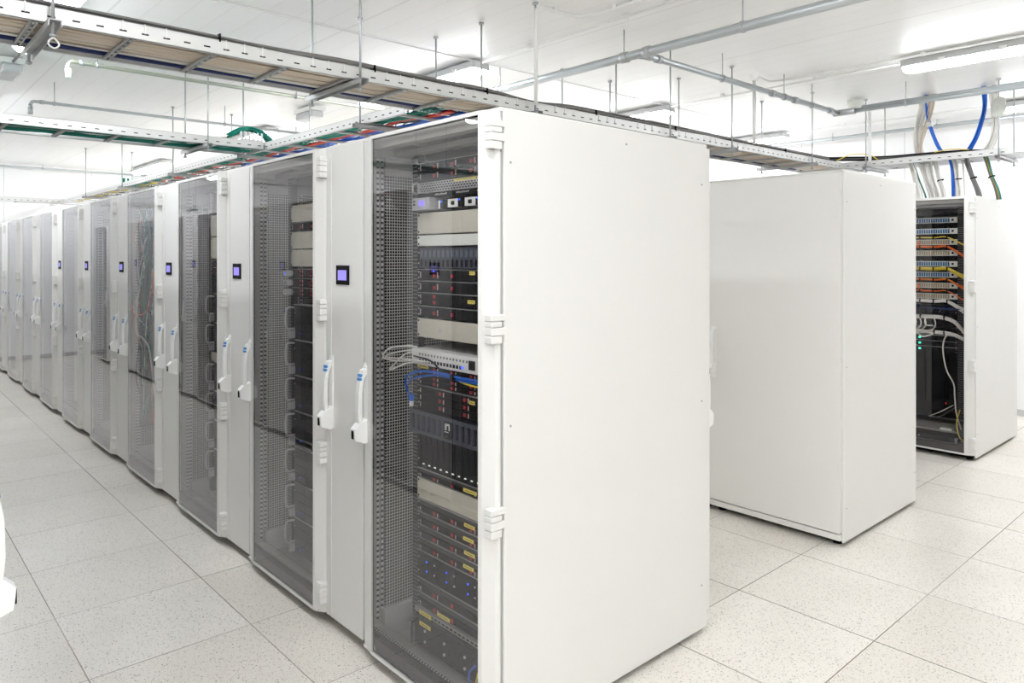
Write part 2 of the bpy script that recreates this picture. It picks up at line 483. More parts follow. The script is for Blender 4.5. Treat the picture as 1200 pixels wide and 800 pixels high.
def make_rack(interior=True):
    r = empty('server_rack', (0, 0, 0))
    # frame: four posts, top and bottom rings
    b = MB()
    for (x0, x1) in ((.005, .05), (D - .05, D - .003)):
        for (y0, y1) in ((.012, .045), (W - .020, W - .008)):
            b.box(x0, x1, y0, y1, .035, 1.992, 'rackin')
    for (z0, z1) in ((.035, .10), (1.93, 1.992)):
        b.box(.012, D - .012, .012, .045, z0, z1, 'rackin'); b.box(.012, D - .012, W - .035, W - .012, z0, z1, 'rackin')
        b.box(D - .05, D - .003, .03, W - .03, z0, z1, 'rackin')
    b.box(.005, .05, .03, W - .03, 1.95, 1.992, 'rackin')
    b.box(.10, .15, .045, W - .045, 1.93, 1.95, 'zinc')
    b.box(.05, D - .05, .03, .055, .10, .16, 'rackin'); b.box(.05, D - .05, W - .055, W - .03, .10, .16, 'rackin')
    b.build('frame', r)
    MB().box(.05, D - .01, .045, W - .045, .040, .052, 'zinc').box(.16, .30, .66, .74, .052, .085, 'zinc').box(.30, .31, .1, .7, .052, .062, 'rackin').build('floor_plate', r)
    MB().box(-.030, .012, .030, W - .115, .060, .104, 'sill').box(-.006, .012, .012, W - .012, .035, .104, 'sill').box(.006, .012, .03, W - .03, .104, .108, 'slotsh').build('sill', r)
    MB().box(.0, D, .002, W - .002, 1.988, 2.0, 'rack').build('roof_panel', r, bevel=.002)
    # front mounting rails with ear strips
    for (y0, y1) in ((.118, .1585), (.6415, .682)):
        q = MB(); q.box(.137, .141, y0, y1, .11, 1.93, 'holes'); q.box(.137, .165, y0 if y0 > .3 else y0, (y0 + .004), .11, 1.93, 'server2')
        q.build('mounting_rail', r)
    for (y0, y1) in ((.118, .1585), (.6415, .682)):
        MB().box(.86, .864, y0, y1, .11, 1.93, 'rackin').build('rear_rail', r)
    # perforated partition on the far side and slotted profiles beside it
    MB().box(.075, D - .1, .784, .786, .13, 1.86, 'mesh').box(.075, D - .1, .780, .790, .10, .13, 'zinc').box(.075, D - .1, .780, .790, 1.86, 1.93, 'rackin').build('perforated_panel', r)
    b = MB()
    for (x0, x1) in ((.034, .043), (.054, .063), (.25, .259)):
        b.box(x0, x1, .776 if x0 < .2 else .782, .7785 if x0 < .2 else .7835, .12, 1.92, 'slots')
    b.build('slotted_profile', r)
    MB().box(.075, D - .1, .014, .018, .10, 1.93, 'mesh').build('perforated_side', r)
    # rear door
    MB().box(D, D + .036, .004, W - .004, .075, 1.985, 'rack').box(D, D + .028, .004, W - .004, .035, .068, 'rack').build('rear_door', r, bevel=.004)
    handle(kids_last('rear_door'), .04, .82, 1, D + .030, 'white', 'handle')
    # glass door
    z0, z1 = .045, 1.99
    prof = [(-.002, .002), (-.010, .0025), (-.018, .010), (-.040, .046), (-.0425, .062), (-.0425, .062), (-.034, .062), (-.006, .02)]
    d = MB()
    d.prism([(x, y) for x, y in prof], 2, z0, z1, 'rack')
    prof2 = [(-.002, W - .002), (-.008, W - .0025), (-.022, W - .028), (-.036, W - .080), (-.0425, W - .108), (-.034, W - .108), (-.010, W - .03)]
    d.prism(list(reversed(prof2)), 2, z0, z1, 'rack')
    d.box(-.0425, -.034, .060, W - .106, z0, z0 + .012, 'rack'); d.box(-.0425, -.034, .060, W - .106, z1 - .012, z1, 'rack')
    d.prism([(-.034, z0), (-.034, z0 + .012), (-.004, z0 + .006), (-.004, z0)], 1, .03, W - .04, 'rack')
    d.prism([(-.034, z1), (-.034, z1 - .012), (-.004, z1 - .006), (-.004, z1)], 1, .03, W - .04, 'rack')
    door = d.build('glass_door', r)
    MB().box(-.041, -.036, .062, W - .108, z0 + .012, z1 - .012, 'glass').build('glass_pane', door)
    b = MB()
    for ya, yb in ((.0625, .066), (W - .1115, W - .108)): b.box(-.0355, -.033, ya, yb, z0 + .012, z1 - .012, 'black')
    b.box(-.0355, -.033, .062, W - .108, z1 - .016, z1 - .012, 'black'); b.box(-.0355, -.033, .062, W - .108, z0 + .012, z0 + .016, 'black')
    b.build('seal', door)
    for z in (.135, .72, 1.315, 1.912): hinge(door, z)
    handle(door, W - .045, .83, -1, -.020, 'stickb')
    MB().box(.035, D - .03, .03, W - .03, .012, .040, 'black').build('shade_block', r)  # black block added to stop light leaking under the rack, darkens the gap
    # feet
    for x in (.05, D - .05):
        for y in (.05, W - .05):
            MB().tube([(x, y, 0), (x, y, .012)], .024, 'black', 12).tube([(x, y, .01), (x, y, .045)], .008, 'zinc').build('levelling_foot', r)
    return r
def kids_last(n):
    return [o for o in bpy.data.objects if o.name.split('.')[0] == n][-1]

def side_panel(r, y0, y1):
    b = MB()
    b.box(.009, D, y0, y1, .022, 1.996, 'rack')
    p = b.build('side_panel', r, bevel=.003)
    return p

def make_cooler():
    r = empty('cooling_unit', (0, 0, 0))
    w = .3
    MB().box(.012, D, .003, w - .003, .035, 1.992, 'rackin').build('body', r)
    MB().box(0, D, .002, w - .002, 1.992, 2.0, 'rack').build('roof_panel', r)
    door = MB().box(-.014, .010, .004, w - .004, .045, 1.99, 'rack').box(-.0165, -.0135, w - .05, w - .046, .06, 1.97, 'rack').build('front_door', r, bevel=.003)
    MB().box(D, D + .036, .004, w - .004, .045, 1.985, 'rack').build('rear_door', r, bevel=.004)
    MB().box(.035, D - .03, .03, w - .03, .012, .036, 'black').build('shade_block', r)  # same added light blocker, keeps the gap under the cooler dark
    scr = MB().box(-.019, -.014, .105, .205, 1.424, 1.502, 'black').build('display', door)
    MB().box(-.0205, -.0185, .120, .188, 1.442, 1.483, 'lcd').build('display_screen', door)
    MB().box(-.0155, -.0135, w - .05, w - .03, 1.945, 1.965, 'white').build('badge', door)
    handle(door, w - .050, .83, -1, -.008, 'stickb')
    for x in (.05, D - .05):
        for y in (.05, w - .05):
            MB().tube([(x, y, 0), (x, y, .012)], .022, 'black', 12).tube([(x, y, .01), (x, y, .045)], .008, 'zinc').build('levelling_foot', r)
    return r

rackP = make_rack()
coolP = make_cooler()
contents = ['packed with mixed servers and a white switch', 'beige blanks over loop-handled black chassis',
            'pale blank above loop-handled chassis', 'a tangle of cables behind its glass',
            'its glass reflecting one dark rack']
for i in range(10):
    lab = 'glass-door rack, %s in the long left row, ' % ORD[i]
    lab = ('%s glass-door rack of the long left row, %s' % (ORD[i], contents[i])) if i < 5 else \
          '%s glass-door rack of the long left row, its pane reflecting pale wall' % ORD[i]
    g = 'glass-door racks in the long left row'
    if i == 0: tag(rackP, lab, 'server rack', g)
    else:
        c = copy_tree(rackP, (0, 1.1 * i, 0), label=lab, group=g, skip=('perforated_panel', 'perforated_side') if i > 4 else ())
        if i > 4:
            MB().box(.075, D - .1, .780, .790, .10, 1.93, 'rack').box(.075, D - .1, .010, .016, .10, 1.93, 'rack').build('inner_panel', c)
for i in range(10):
    lab = 'narrow cooling unit %s from camera in the long left row, %s' % (ORD[i], 'with lit display' if i < 5 else 'plain front')
    g = 'narrow cooling units in the long left row'
    if i == 0: tag(coolP, lab, 'cooling unit', g); coolP.location = (0, .8, 0)
    elif i < 6: copy_tree(coolP, (0, 1.1 * i + .8, 0), label=lab, group=g)
    else: copy_tree(coolP, (0, 1.1 * i + .8, 0), label=lab, group=g, skip=('display_screen', 'display'))
# row across the aisle, facing the long row (seen reflected in its glass)
for i in range(10):
    tip = ', its white door handle poking in at the left edge' if i == 0 else ''
    copy_tree(rackP, (-1.329, 1.1 * i + .8, 0), PI, label='%s rack across the left aisle%s' % (ORD[i], tip), group='racks across the left aisle')
    if i < 9:
        copy_tree(coolP, (-1.329, 1.1 * i + 1.1, 0), PI, label='cooling unit across the left aisle, %s from the camera, seen only as a reflection' % ORD[i], group='cooling units across the left aisle')
# black sheets added in the opposite racks so the glass mirrors them dark
for i in range(10):
    pb = empty('reflection_shade', (-1.329 - .134, 1.1 * i + .6415, .20), 'added tall black sheet darkening the reflection of the %s rack across the left aisle' % ORD[i], 'panel', 'added black sheets across the left aisle', PI)
    MB().box(-.003, .02, -.03, .513, 0, 1.68, 'server').box(-.006, -.003, .0, .483, .26, .28, 'server2').build('face_plate', pb)
# middle row (its backs face us) and right row
m0 = None
SD = .927
for i in range(3):
    c = copy_tree(rackP, (2.37 + (D + .036) * SD, 1.1 * i + .8, 0), PI, label=('pale closed cabinet standing between the long row and the cabled rack' if i == 0 else 'rack hidden behind the big side panel in the middle row, %s from the near end' % ORD[i]), group='racks of the middle row')
    c.scale.x = SD                      # the middle row's cabinets are a little shallower
    if i == 0: m0 = c
    c = copy_tree(coolP, (2.37 + (D + .036) * SD, 1.1 * i + 1.1, 0), PI, label='cooling unit in the middle row, %s from its near end' % ORD[i], group='cooling units of the middle row')
    c.scale.x = SD
r30 = None
for i in range(3):
    c = copy_tree(rackP, (4.77, 1.1 * i + .045, 0), label=('rack at far right full of patch panels with orange and yellow cables' if i == 0 else 'rack in the right row behind the patch rack, %s one' % ORD[i]), group='racks of the right row')
    if i == 0: r30 = c
    copy_tree(coolP, (4.77, 1.1 * i + .845, 0), label='cooling unit in the right row, %s from its near end' % ORD[i], group='cooling units of the right row')

# end side panels with their screws and the slotted gap behind the near door
def end_panel(rack, near=True):
    s_ = -1 if near else 1
    y0, y1 = (-.004, .008) if near else (W - .008, W + .004)
    p = side_panel(rack, y0, y1)
    b = MB()
    yy = y0 if near else y1
    for (x, z) in ((.035, 1.83), (.035, 1.01), (.6, 1.945), (.035, .2), (1.08, 1.83), (1.08, .95), (1.08, .2)):
        b.tube([(x, yy - .0015 * (1 if near else -1), z), (x, yy + .003 * (1 if near else -1), z)], .004, 'zinc', 10)
    b.build('panel_screw', p)
    return p
end_panel(rackP); end_panel(m0, near=False); end_panel(r30)
g_ = MB().box(-.002, .010, .008, .012, .04, 1.99, 'rackin').box(.001, .006, .0075, .0082, 1.86, 1.97, 'slots'); g_.build('gap_profile', rackP)
g_ = MB().box(-.002, .010, .008, .012, .04, 1.99, 'rackin').box(.001, .006, .0075, .0082, 1.86, 1.97, 'slots'); g_.build('gap_profile', r30)

# ------------------------------------------------------------------ rack equipment
# local frame of a unit: x = depth (0 at the face, inward +), y = 0 (right) .. EW (left), z = 0 .. h
EW = .483
U = .04445
def unit(name, label, cat, rack, z0, x=.134, group=None):
    rx, ry = rack
    return empty(name, (rx + x, ry + .1585, z0), label, cat, group)

def chassis(r, h, m='server', depth=.66, inset=.0, ears=True, earm=None):
    b = MB(); b.box(inset, depth, .018, EW - .018, .001, h - .001, m)
    b.build('chassis', r)
    if ears:
        for ya, yb in ((0, .019), (EW - .019, EW)):
            q = MB(); q.box(-.002, .003, ya, yb, .001, h - .001, earm or m)
            q.tube([(-.004, (ya + yb) / 2, h * .25), (-.001, (ya + yb) / 2, h * .25)], .003, 'ledw' if False else 'silver', 8)
            if h > .04: q.tube([(-.004, (ya + yb) / 2, h * .75), (-.001, (ya + yb) / 2, h * .75)], .003, 'silver', 8)
            q.build('mounting_ear', r)

def sticker(r, y, z, wid=.05, h=.013, x=-.008, m='yellow'):
    b = MB().box(x - .001, x + .0005, y, y + wid, z, z + h, m)
    b.box(x - .0015, x - .0009, y + wid * .15, y + wid * .85, z + h * .45, z + h * .6, 'ink')
    return b.build('label_sticker', r)

def bays(r, h, cols, rows, red=lambda c, k: True, mat_='carrier', zoff=.003, blue=None, ylo=.022, yhi=EW - .022):
    cw = (yhi - ylo) / cols; rh = (h - 2 * zoff) / rows
    for c in range(cols):
        for k in range(rows):
            ya = yhi - (c + 1) * cw; za = zoff + k * rh
            b = MB()
            b.box(-.006, .002, ya + .002, ya + cw - .002, za + .0015, za + rh - .0015, mat_)
            b.box(-.0068, -.0055, ya + cw * .30, ya + cw - .014, za + rh * .3, za + rh * .7, 'black')
            if red(c, k):
                b.box(-.009, -.005, ya + .010, ya + .022, za + rh * .28, za + rh * .28 + min(.012, rh * .5), 'red')
                b.box(-.009, -.005, ya + cw - .008, ya + cw - .004, za + rh * .2, za + rh * .8, 'pink')
            b.build('drive_bay', r)

G1 = 'equipment in the nearest rack'
R0 = (0, 0)
def server(label, rack, z0, h, cols=4, rows=1, red=lambda c, k: c < 2, st=None, m='server', leds=(), grp=None, mm='carrier', perf=False):
    r = unit('rack_server', label, 'server', rack, z0, group=grp)
    chassis(r, h, m)
    bays(r, h if not perf else h * .62, cols, rows, red, mm)
    if perf:
        MB().box(-.005, .001, .022, EW - .022, h * .66, h - .003, 'vent').build('vent_grille', r)
    for s_ in st or (): sticker(r, *s_)
    for (y, z, cm) in leds:
        MB().box(-.0085, -.004, y, y + (.013 if cm == 'ledg' else .006), z, z + (.011 if cm == 'ledg' else .006), cm).build('indicator_light', r)
    MB().box(-.004, .1, .0, EW, h - .0022, h - .0006, 'silver').build('top_edge', r)
    return r
M['vent'] = grid_mat('vent_mesh', (70, 68, 66), (28, 27, 27), 1, 2, 160.0, 160.0, 0.5, 0.5)

def blank(label, rack, z0, h, m='beige', grp=None):
    r = unit('blanking_panel', label, 'blanking panel', rack, z0, group=grp)
    b = MB().box(-.003, .010, 0, EW, .0015, h - .0015, m)
    b.build('face_plate', r, bevel=.002)
    q = MB()
    for y in (.010, EW - .010):
        for z in (.010, h - .010): q.tube([(-.0045, y, z), (-.002, y, z)], .0042, 'black', 8)
    q.build('screw', r)
    return r

# --- nearest rack, top to bottom
server('double-height black server with eight red-latched drives, topmost unit of the nearest rack', R0, 1.822, .073, 4, 2, lambda c, k: True, leds=((.06, .012, 'ledb'),), grp=G1)
MB_ = None
r = unit('perforated_panel', 'pale silver panel pierced by rows of slots, below the topmost server', 'vented panel', R0, 1.778, group=G1)
b = MB().box(-.004, .004, 0, EW, .001, .041, 'silver'); b.build('face_plate', r, bevel=.001)
b = MB()
for k in range(4):
    for j in range(26):
        y = .025 + j * .0168 + (.0084 if k % 2 else 0)
        b.box(-.0048, -.0035, y, y + .009, .006 + k * .0088, .0105 + k * .0088, 'black')
b.build('slot_row', r)
sticker(r, .12, .031, .13, .009, -.005)
MB().tube([(0, EW - .002, .0), (-.022, EW + .004, .006), (-.022, EW + .004, .036), (0, EW - .002, .042)], .004, 'silver', 8).build('pull_handle', r)
r = unit('distribution_strip', 'black strip with rows of tiny white markings under the slotted silver panel', 'panel', R0, 1.762, group=G1)
b = MB().box(0, .05, 0, EW, 0, .015, 'black').build('face_plate', r)
b = MB()
for g0 in (.05, .17, .30):
    for k in range(8): b.box(-.001, .0005, g0 + k * .0095, g0 + k * .0095 + .0045, .005, .010 if k % 3 else .012, 'pale')
b.build('port_marking', r)
r = unit('power_shelf', 'grey recessed shelf carrying a lit display box and two small white modules', 'shelf', R0, 1.708, group=G1)
MB().box(0, .3, 0, EW, 0, .004, 'server2').box(.05, .3, .01, EW - .01, .004, .052, 'server').build('shelf_plate', r)
b = MB()
for g0 in (.09, .24):
    for k in range(6): b.box(.045, .051, g0 + k * .012, g0 + k * .012 + .006, .036, .046, 'silver')
b.build('terminal', r)
r = unit('display_module', 'silver module with small lavender screen at left of the recessed shelf', 'controller', R0, 1.713, group=G1)
MB().box(-.03, .05, EW - .115, EW - .002, 0, .046, 'silver').build('case', r, bevel=.002)
MB().box(-.0315, -.0295, EW - .085, EW - .048, .014, .036, 'lcd').build('screen', r)
MB().box(-.0315, -.0295, EW - .026, EW - .012, .018, .026, 'black').box(-.0315, -.0295, EW - .026, EW - .012, .031, .036, 'black').build('button', r)
for y, nm in ((.255, 'left'), (.155, 'right')):
    r = unit('breaker_module', 'small white switch module, %s one on the recessed shelf of the nearest rack' % nm, 'switch module', R0, 1.713, group=G1)
    MB().box(-.006, .05, y - .030, y + .030, .004, .034, 'white').box(-.0075, -.0055, y - .010, y + .010, .012, .026, 'black').build('case', r)
    MB().box(-.007, .05, y - .048, y - .032, .004, .036, 'black').box(-.0085, -.0065, y - .043, y - .037, .026, .032, 'ledb').build('lit_switch', r)
r = unit('breaker_module', 'slim black and white switch beside the lit display module', 'switch module', R0, 1.713, group=G1)
MB().box(-.006, .05, .332, .342, .002, .032, 'white').box(-.006, .05, .316, .331, .002, .034, 'black').box(-.0085, -.0055, .320, .326, .024, .030, 'ledb').build('case', r)
blank('tall beige blanking panel, upper one of the nearest rack, under the display shelf', R0, 1.622, .083, 'beige', G1)
blank('slim pale greenish-white blanking panel under the uppermost beige one', R0, 1.576, .044, 'pale', G1)
r = unit('blade_enclosure', 'slate grey enclosure with sixteen upright drive blades below the pale blanking panel', 'disk enclosure', R0, 1.492, group=G1)
chassis(r, .081, 'server', ears=True, earm='server')
for k in range(16):
    y = .022 + k * .0275
    MB().box(-.008, .002, y, y + .0255, .003, .078, 'slate').box(-.0088, -.007, y + .005, y + .0205, .044, .068, 'slate2').box(-.0088, -.007, y + .006, y + .0195, .008, .034, 'black').build('drive_blade', r)
server('black 1U server with a blue light, first below the upright drive blades', R0, 1.4465, .0435, 4, 1, lambda c, k: c < 2, [(.125, .026, .03)], leds=((EW - .115, .033, 'ledb'), (.03, .012, 'ledb')), grp=G1)
server('black 1U server, second below the upright drive blades', R0, 1.402, .0435, 4, 1, lambda c, k: c < 2, leds=((.03, .012, 'ledb'),), grp=G1)
server('black 1U server with a yellow tag and round drive pulls, third below the drive blades', R0, 1.351, .050, 4, 2, lambda c, k: c == 0, [(.125, .02, .04)], grp=G1)
server('black 1U server directly above the middle beige blanking panel', R0, 1.306, .0435, 4, 1, lambda c, k: c < 2, leds=((.03, .012, 'ledb'),), grp=G1)
blank('beige blanking panel halfway up the nearest rack, above the white switch', R0, 1.229, .0745, 'beige', G1)
r = unit('network_switch', 'white switch with small dark screen and cables plugged in front', 'network switch', R0, 1.130, x=.105, group=G1)
MB().box(0, .35, .0, EW, 0, .058, 'white').build('case', r, bevel=.002)
b = MB()
for k in range(16): b.box(-.0008, .001, EW - .05 - k * .019, EW - .058 - k * .019, .036, .044, 'greyc')
for k in range(14): b.box(-.0008, .001, EW - .05 - k * .019, EW - .062 - k * .019, .010, .022, 'black')
b.build('port', r)
MB().box(-.002, .001, .098, .132, .014, .046, 'server2').build('screen', r)
MB().box(-.002, .001, .160, .166, .014, .020, 'ledb').box(-.002, .001, .172, .178, .014, .020, 'ledb').build('indicator_light', r)
server('black twelve-bay server with rows of red latches right below the white switch', R0, 1.047, .080, 4, 4, lambda c, k: True, [(EW - .08, .066, .07)], grp=G1)
server('black server with three columns of red-latched drives above the grey ribbed bezel', R0, .958, .087, 3, 3, lambda c, k: True, [(.125, .06, .03)], grp=G1)
r = unit('storage_controller', 'blue-grey ribbed bezel with a small white arch emblem, mid height in the nearest rack', 'storage unit', R0, .872, x=.108, group=G1)
bz = MB(); bz.box(.0, .03, -.004, EW + .004, 0, .084, 'server')
bz.box(-.012, 0, -.004, EW + .004, .0, .013, 'slate'); bz.box(-.012, 0, -.004, EW + .004, .071, .084, 'slate')
for k in range(15):
    y = -.004 + k * .0338
    bz.box(-.012, 0, y, y + .016, .013, .071, 'slate')
bz.build('bezel', r, bevel=.0015)
bz = MB(); bz.box(-.015, -.011, .222, .258, .012, .074, 'black')
bz.box(-.0165, -.0145, .245, .254, .044, .068, 'white'); bz.box(-.0165, -.0145, .226, .232, .044, .068, 'white'); bz.box(-.0165, -.0145, .226, .254, .060, .068, 'white')
bz.box(-.0165, -.0145, .234, .256, .036, .039, 'pale'); bz.box(-.0165, -.0145, .238, .252, .020, .0225, 'greyc')
bz.build('emblem', r)
MB().box(.03, .6, .018, EW - .018, .001, .083, 'server').build('chassis', r)
r = unit('disk_shelf', 'black shelf of upright disk carriers with a row of tiny white lights', 'disk shelf', R0, .729, group=G1)
chassis(r, .136, 'server')
for k in range(12):
    y = .024 + k * .0364
    MB().box(-.004, .002, y, y + .034, .006, .130, 'carrier').box(-.006, -.003, y + .024, y + .027, .05, .10, 'server2').box(-.007, -.003, y + .008, y + .018, .018, .022, 'ledw').build('disk_carrier', r)
server('charcoal 1U server with a yellow tag between disk shelf and lowest beige blank', R0, .694, .034, 4, 1, lambda c, k: c in (0, 1, 3), [(.115, .010, .075)], 'server2', grp=G1, perf=True)
blank('beige blanking panel in the lower half of the nearest rack', R0, .612, .080, 'beige', G1)
zz = [.561, .512, .463, .414]
nm4 = ['uppermost', 'second', 'third', 'lowest']
for k in range(4):
    server('charcoal server with red latches and yellow tag, %s of four below the lowest beige blank' % nm4[k], R0, zz[k], .048, 4, 1 if k else 1, lambda c, k_: True, [(.125 + .006 * (k % 2), .020, .060)], 'server2', leds=((.008, .02, 'ledb'),), grp=G1, perf=True)
r = server('tall dark server with pairs of small blue lights near the rack bottom', R0, .308, .104, 4, 1, lambda c, k: False, m='server2', leds=tuple((EW - .07 - .125 * c, z, 'ledb') for c in range(3) for z in (.035, .070)) + tuple((EW - .12 - .12 * c, z, 'silver') for c in range(3) for z in (.035, .072)), grp=G1)
server('charcoal server with red latches, upper of the two above the silver sliding rail', R0, .254, .052, 4, 1, lambda c, k: c < 2, m='server2', grp=G1, perf=True)
server('charcoal server with red latches, lower of the two above the silver sliding rail', R0, .200, .052, 4, 1, lambda c, k: c < 2, [(.27, .006, .075)], 'server2', grp=G1, perf=True)
r = unit('rail_shelf', 'bare silver slotted sliding rail with a yellow tag low in the nearest rack', 'rail shelf', R0, .180, x=.12, group=G1)
MB().box(0, .5, 0, EW, 0, .018, 'zinc').build('rail', r)
b = MB()
for k in range(18): b.box(-.001, .001, .03 + k * .024, .045 + k * .024, .006, .012, 'black')
b.build('slot_row', r)
sticker(r, EW - .11, .0, .075, .014, -.003)
r = unit('power_supply_unit', 'dark battery backup with two rows of round screws at the rack floor', 'battery backup', R0, .062, x=.11, group=G1)
MB().box(0, .62, .01, EW - .01, 0, .115, 'server2').build('case', r, bevel=.004)
b = MB()
for y in (.40, .28, .16, .05):
    for z in (.03, .07): b.tube([(-.004, y, z), (.001, y, z)], .0055, 'silver', 10)
b.build('screw', r)
MB().tube([(0, EW - .03, .015), (-.025, EW - .03, .02), (-.025, EW - .03, .095), (0, EW - .03, .10)], .004, 'server2', 8).build('pull_handle', r)
sticker(r, EW - .12, .085, .07, .014, -.003)

def cable(name, label, pts, r_, m, grp=None, n=6, cat='cable', plug=None):
    b = MB().tube(smooth_path(pts, 7), r_, m, n)
    o = b.build(name)
    return tag(o, label, cat, grp)
# patch cables in front of the white switch  (x about .09, right is small y)
wc = 'white cables looping out of the white switch'
for k, pts in enumerate(([(.10, .60, 1.145), (.06, .66, 1.14), (.03, .725, 1.15), (.05, .71, 1.185), (.09, .655, 1.195), (.13, .64, 1.19)],
                         [(.10, .56, 1.142), (.07, .62, 1.135), (.04, .69, 1.105), (.06, .70, 1.12), (.09, .66, 1.165), (.14, .65, 1.17)],
                         [(.10, .52, 1.146), (.075, .60, 1.15), (.05, .68, 1.15), (.045, .735, 1.152), (.07, .69, 1.17), (.12, .65, 1.18)])):
    cable('network_cable', 'white network cable looping left out of the nearest rack, %s of three' % ('top', 'lowest', 'middle')[k], pts, .0032, 'whitec', wc)
for k, pts in enumerate(([(.095, .17, 1.115), (.075, .30, 1.117), (.07, .42, 1.122), (.06, .53, 1.115), (.055, .605, 1.085), (.075, .63, 1.04), (.085, .625, 1.01)],
                         [(.095, .17, 1.105), (.08, .30, 1.107), (.075, .42, 1.112), (.07, .51, 1.10), (.065, .585, 1.08), (.075, .615, 1.06)])):
    cable('network_cable', 'bright blue network cable drooping across the front below the white switch, %s one' % ('outer', 'inner')[k], pts, .0042, 'blue', 'blue cables below the white switch')
cable('network_cable', 'short pale yellow cable running right beneath the blue ones', [(.09, .36, 1.11), (.085, .28, 1.098), (.09, .17, 1.092)], .0035, 'yelc')
cable('network_cable', 'black cable lying across the face of the white switch', [(.10, .62, 1.16), (.09, .50, 1.155), (.075, .40, 1.125), (.085, .34, 1.11)], .003, 'black')
tag(MB().box(.07, .084, .595, .61, .995, 1.02, 'blue').box(.071, .083, .597, .608, .975, .997, 'white').build('cable_plug'), 'blue and clear network plug dangling below the blue cables', 'plug')
tag(MB().box(.068, .082, .33, .352, 1.10, 1.125, 'black').build('cable_strap'), 'black strap holding the blue cables together at the switch', 'strap')
cable('network_cable', 'blue cable standing at the bottom right of the nearest rack', [(.06, .20, .17), (.05, .22, .14), (.05, .215, .09), (.07, .19, .06), (.1, .16, .054)], .004, 'blue')
cable('ground_wire', 'yellow wire hanging at bottom right of the nearest rack', [(.05, .175, .16), (.045, .18, .11), (.055, .172, .056)], .003, 'yelc')
tag(MB().tube([(.03, .42, .060), (.05, .38, .060), (.06, .36, .060)], .007, 'zinc', 8).box(.03, .055, .395, .42, .053, .062, 'brass').build('cable_clamp'), 'small metal clamp lying on the floor plate of the nearest rack', 'clamp')

# --- second and third racks: blanks, small servers, big chassis with loop handles
def big_chassis(rack, z0, h, label, grp, x=.15):
    r = unit('storage_chassis', label, 'storage unit', rack, z0, x=x, group=grp)
    chassis(r, h, 'server', .6)
    bays(r, h, 4, 4, lambda c, k: False, 'carrier')
    MB().tube(smooth_path([(0, EW - .006, h * .30), (-.035, EW, h * .30), (-.045, EW, h * .42), (-.045, EW, h * .78), (-.035, EW, h * .9), (0, EW - .006, h * .9)], 4), .0055, 'silver', 8).build('pull_handle', r)
    MB().box(-.03, 0, EW - .014, EW + .002, .004, h * .24, 'silver').build('latch', r)
    MB().box(-.006, .05, 0, EW, h - .003, h - .0008, 'silver').build('top_edge', r)
    MB().box(-.0085, -.004, .40, .405, .03, .035, 'ledb').box(-.0085, -.004, .10, .105, .03, .035, 'ledb').build('indicator_light', r)
    return r
R1 = (0, 1.1); R2 = (0, 2.2)
G2, G3 = 'equipment in the second rack', 'equipment in the third rack'
blank('beige blanking panel, uppermost in the second rack of the long row', R1, 1.707, .086, 'beige', G2)
server('slim black server between the upper blanking panels of the second rack', R1, 1.663, .043, 4, 1, lambda c, k: True, grp=G2)
blank('beige blanking panel, second from top in the second rack', R1, 1.575, .086, 'beige', G2)
blank('beige blanking panel, lowest of the three in the second rack', R1, 1.488, .086, 'beige', G2)
for k in range(3):
    r = server('black server with silver ear, %s of three under the blanks of the second rack' % ('top', 'middle', 'bottom')[k], R1, 1.434 - k * .046, .044, 4, 2, lambda c, k_: True, grp=G2)
    MB().box(-.04, 0, EW - .03, EW + .002, .008, .036, 'silver').box(-.042, -.039, EW - .02, EW - .01, .018, .026, 'ledb' if k == 0 else 'slate2').build('ear_latch', r)
for k in range(7):
    big_chassis(R1, 1.128 - k * .1765, .174, 'black drive chassis with loop handle, %s from the top in the second rack' % ORD[k].replace('nearest', 'first'), G2)
blank('tall pale blanking panel, upper one in the third rack of the long row', R2, 1.66, .13, 'beige', G3)
blank('tall pale blanking panel, lower one in the third rack', R2, 1.525, .132, 'beige', G3)
for k in range(2):
    server('black server with pale ear, %s of two in the third rack' % ('upper', 'lower')[k], R2, 1.475 - k * .046, .044, 4, 2, lambda c, k_: True, grp=G3)
for k in range(2):
    big_chassis(R2, 1.14 - k * .1765, .174, 'black drive chassis with loop handle, %s in the third rack' % ('topmost', 'second from top')[k], G3)
blank('small pale blanking panel among the chassis of the third rack', R2, .905, .055, 'beige', G3)
for k in range(4):
    big_chassis(R2, .725 - k * .1765, .174, 'black drive chassis with loop handle, %s from the bottom in the third rack' % ('fourth', 'third', 'second', 'lowest')[k], G3)

# --- fourth rack: hanging tangle of cables
rnd = random.Random(5)
cols = ['greyc', 'greyc', 'dark', 'teal', 'dark', 'whitec', 'greyc', 'tealdk', 'orange', 'greyc', 'dark', 'tealdk']
tag(MB().box(.06, .70, 4.068, 4.074, .30, 1.88, 'black').build('backdrop_shade'), 'added black sheet darkening the backdrop of the fourth rack tangle', 'panel')  # sheet stands in for the dark reflection behind the cables
b = MB()
for k in range(58):
    y = 3.46 + rnd.random() * .50; x = .01 + rnd.random() * .10
    zt = 1.90 - rnd.random() * .12; zb = .35 + rnd.random() * 1.1
    pts = [(x, y, zt)]
    nseg = 6
    for j in range(1, nseg + 1):
        t = j / nseg
        pts.append((x + rnd.uniform(-.035, .035), y + rnd.uniform(-.07, .07) * (1 + t), zt + (zb - zt) * t))
    if k % 3 == 0:
        pts += [(x - .03, pts[-1][1] - .06, zb + .02), (x, pts[-1][1] - .10, zb + .25)]
    pts = [(max(-.02, min(.12, p[0])), max(3.40, min(4.0, p[1])), p[2]) for p in pts]
    b.tube(smooth_path(pts, 4), rnd.choice((.003, .0035, .0045)), cols[k % len(cols)], 5)
tag(b.build('cable_tangle'), 'tangled curtain of grey, white and teal cables hanging in the fourth rack', 'cables', kind='stuff')
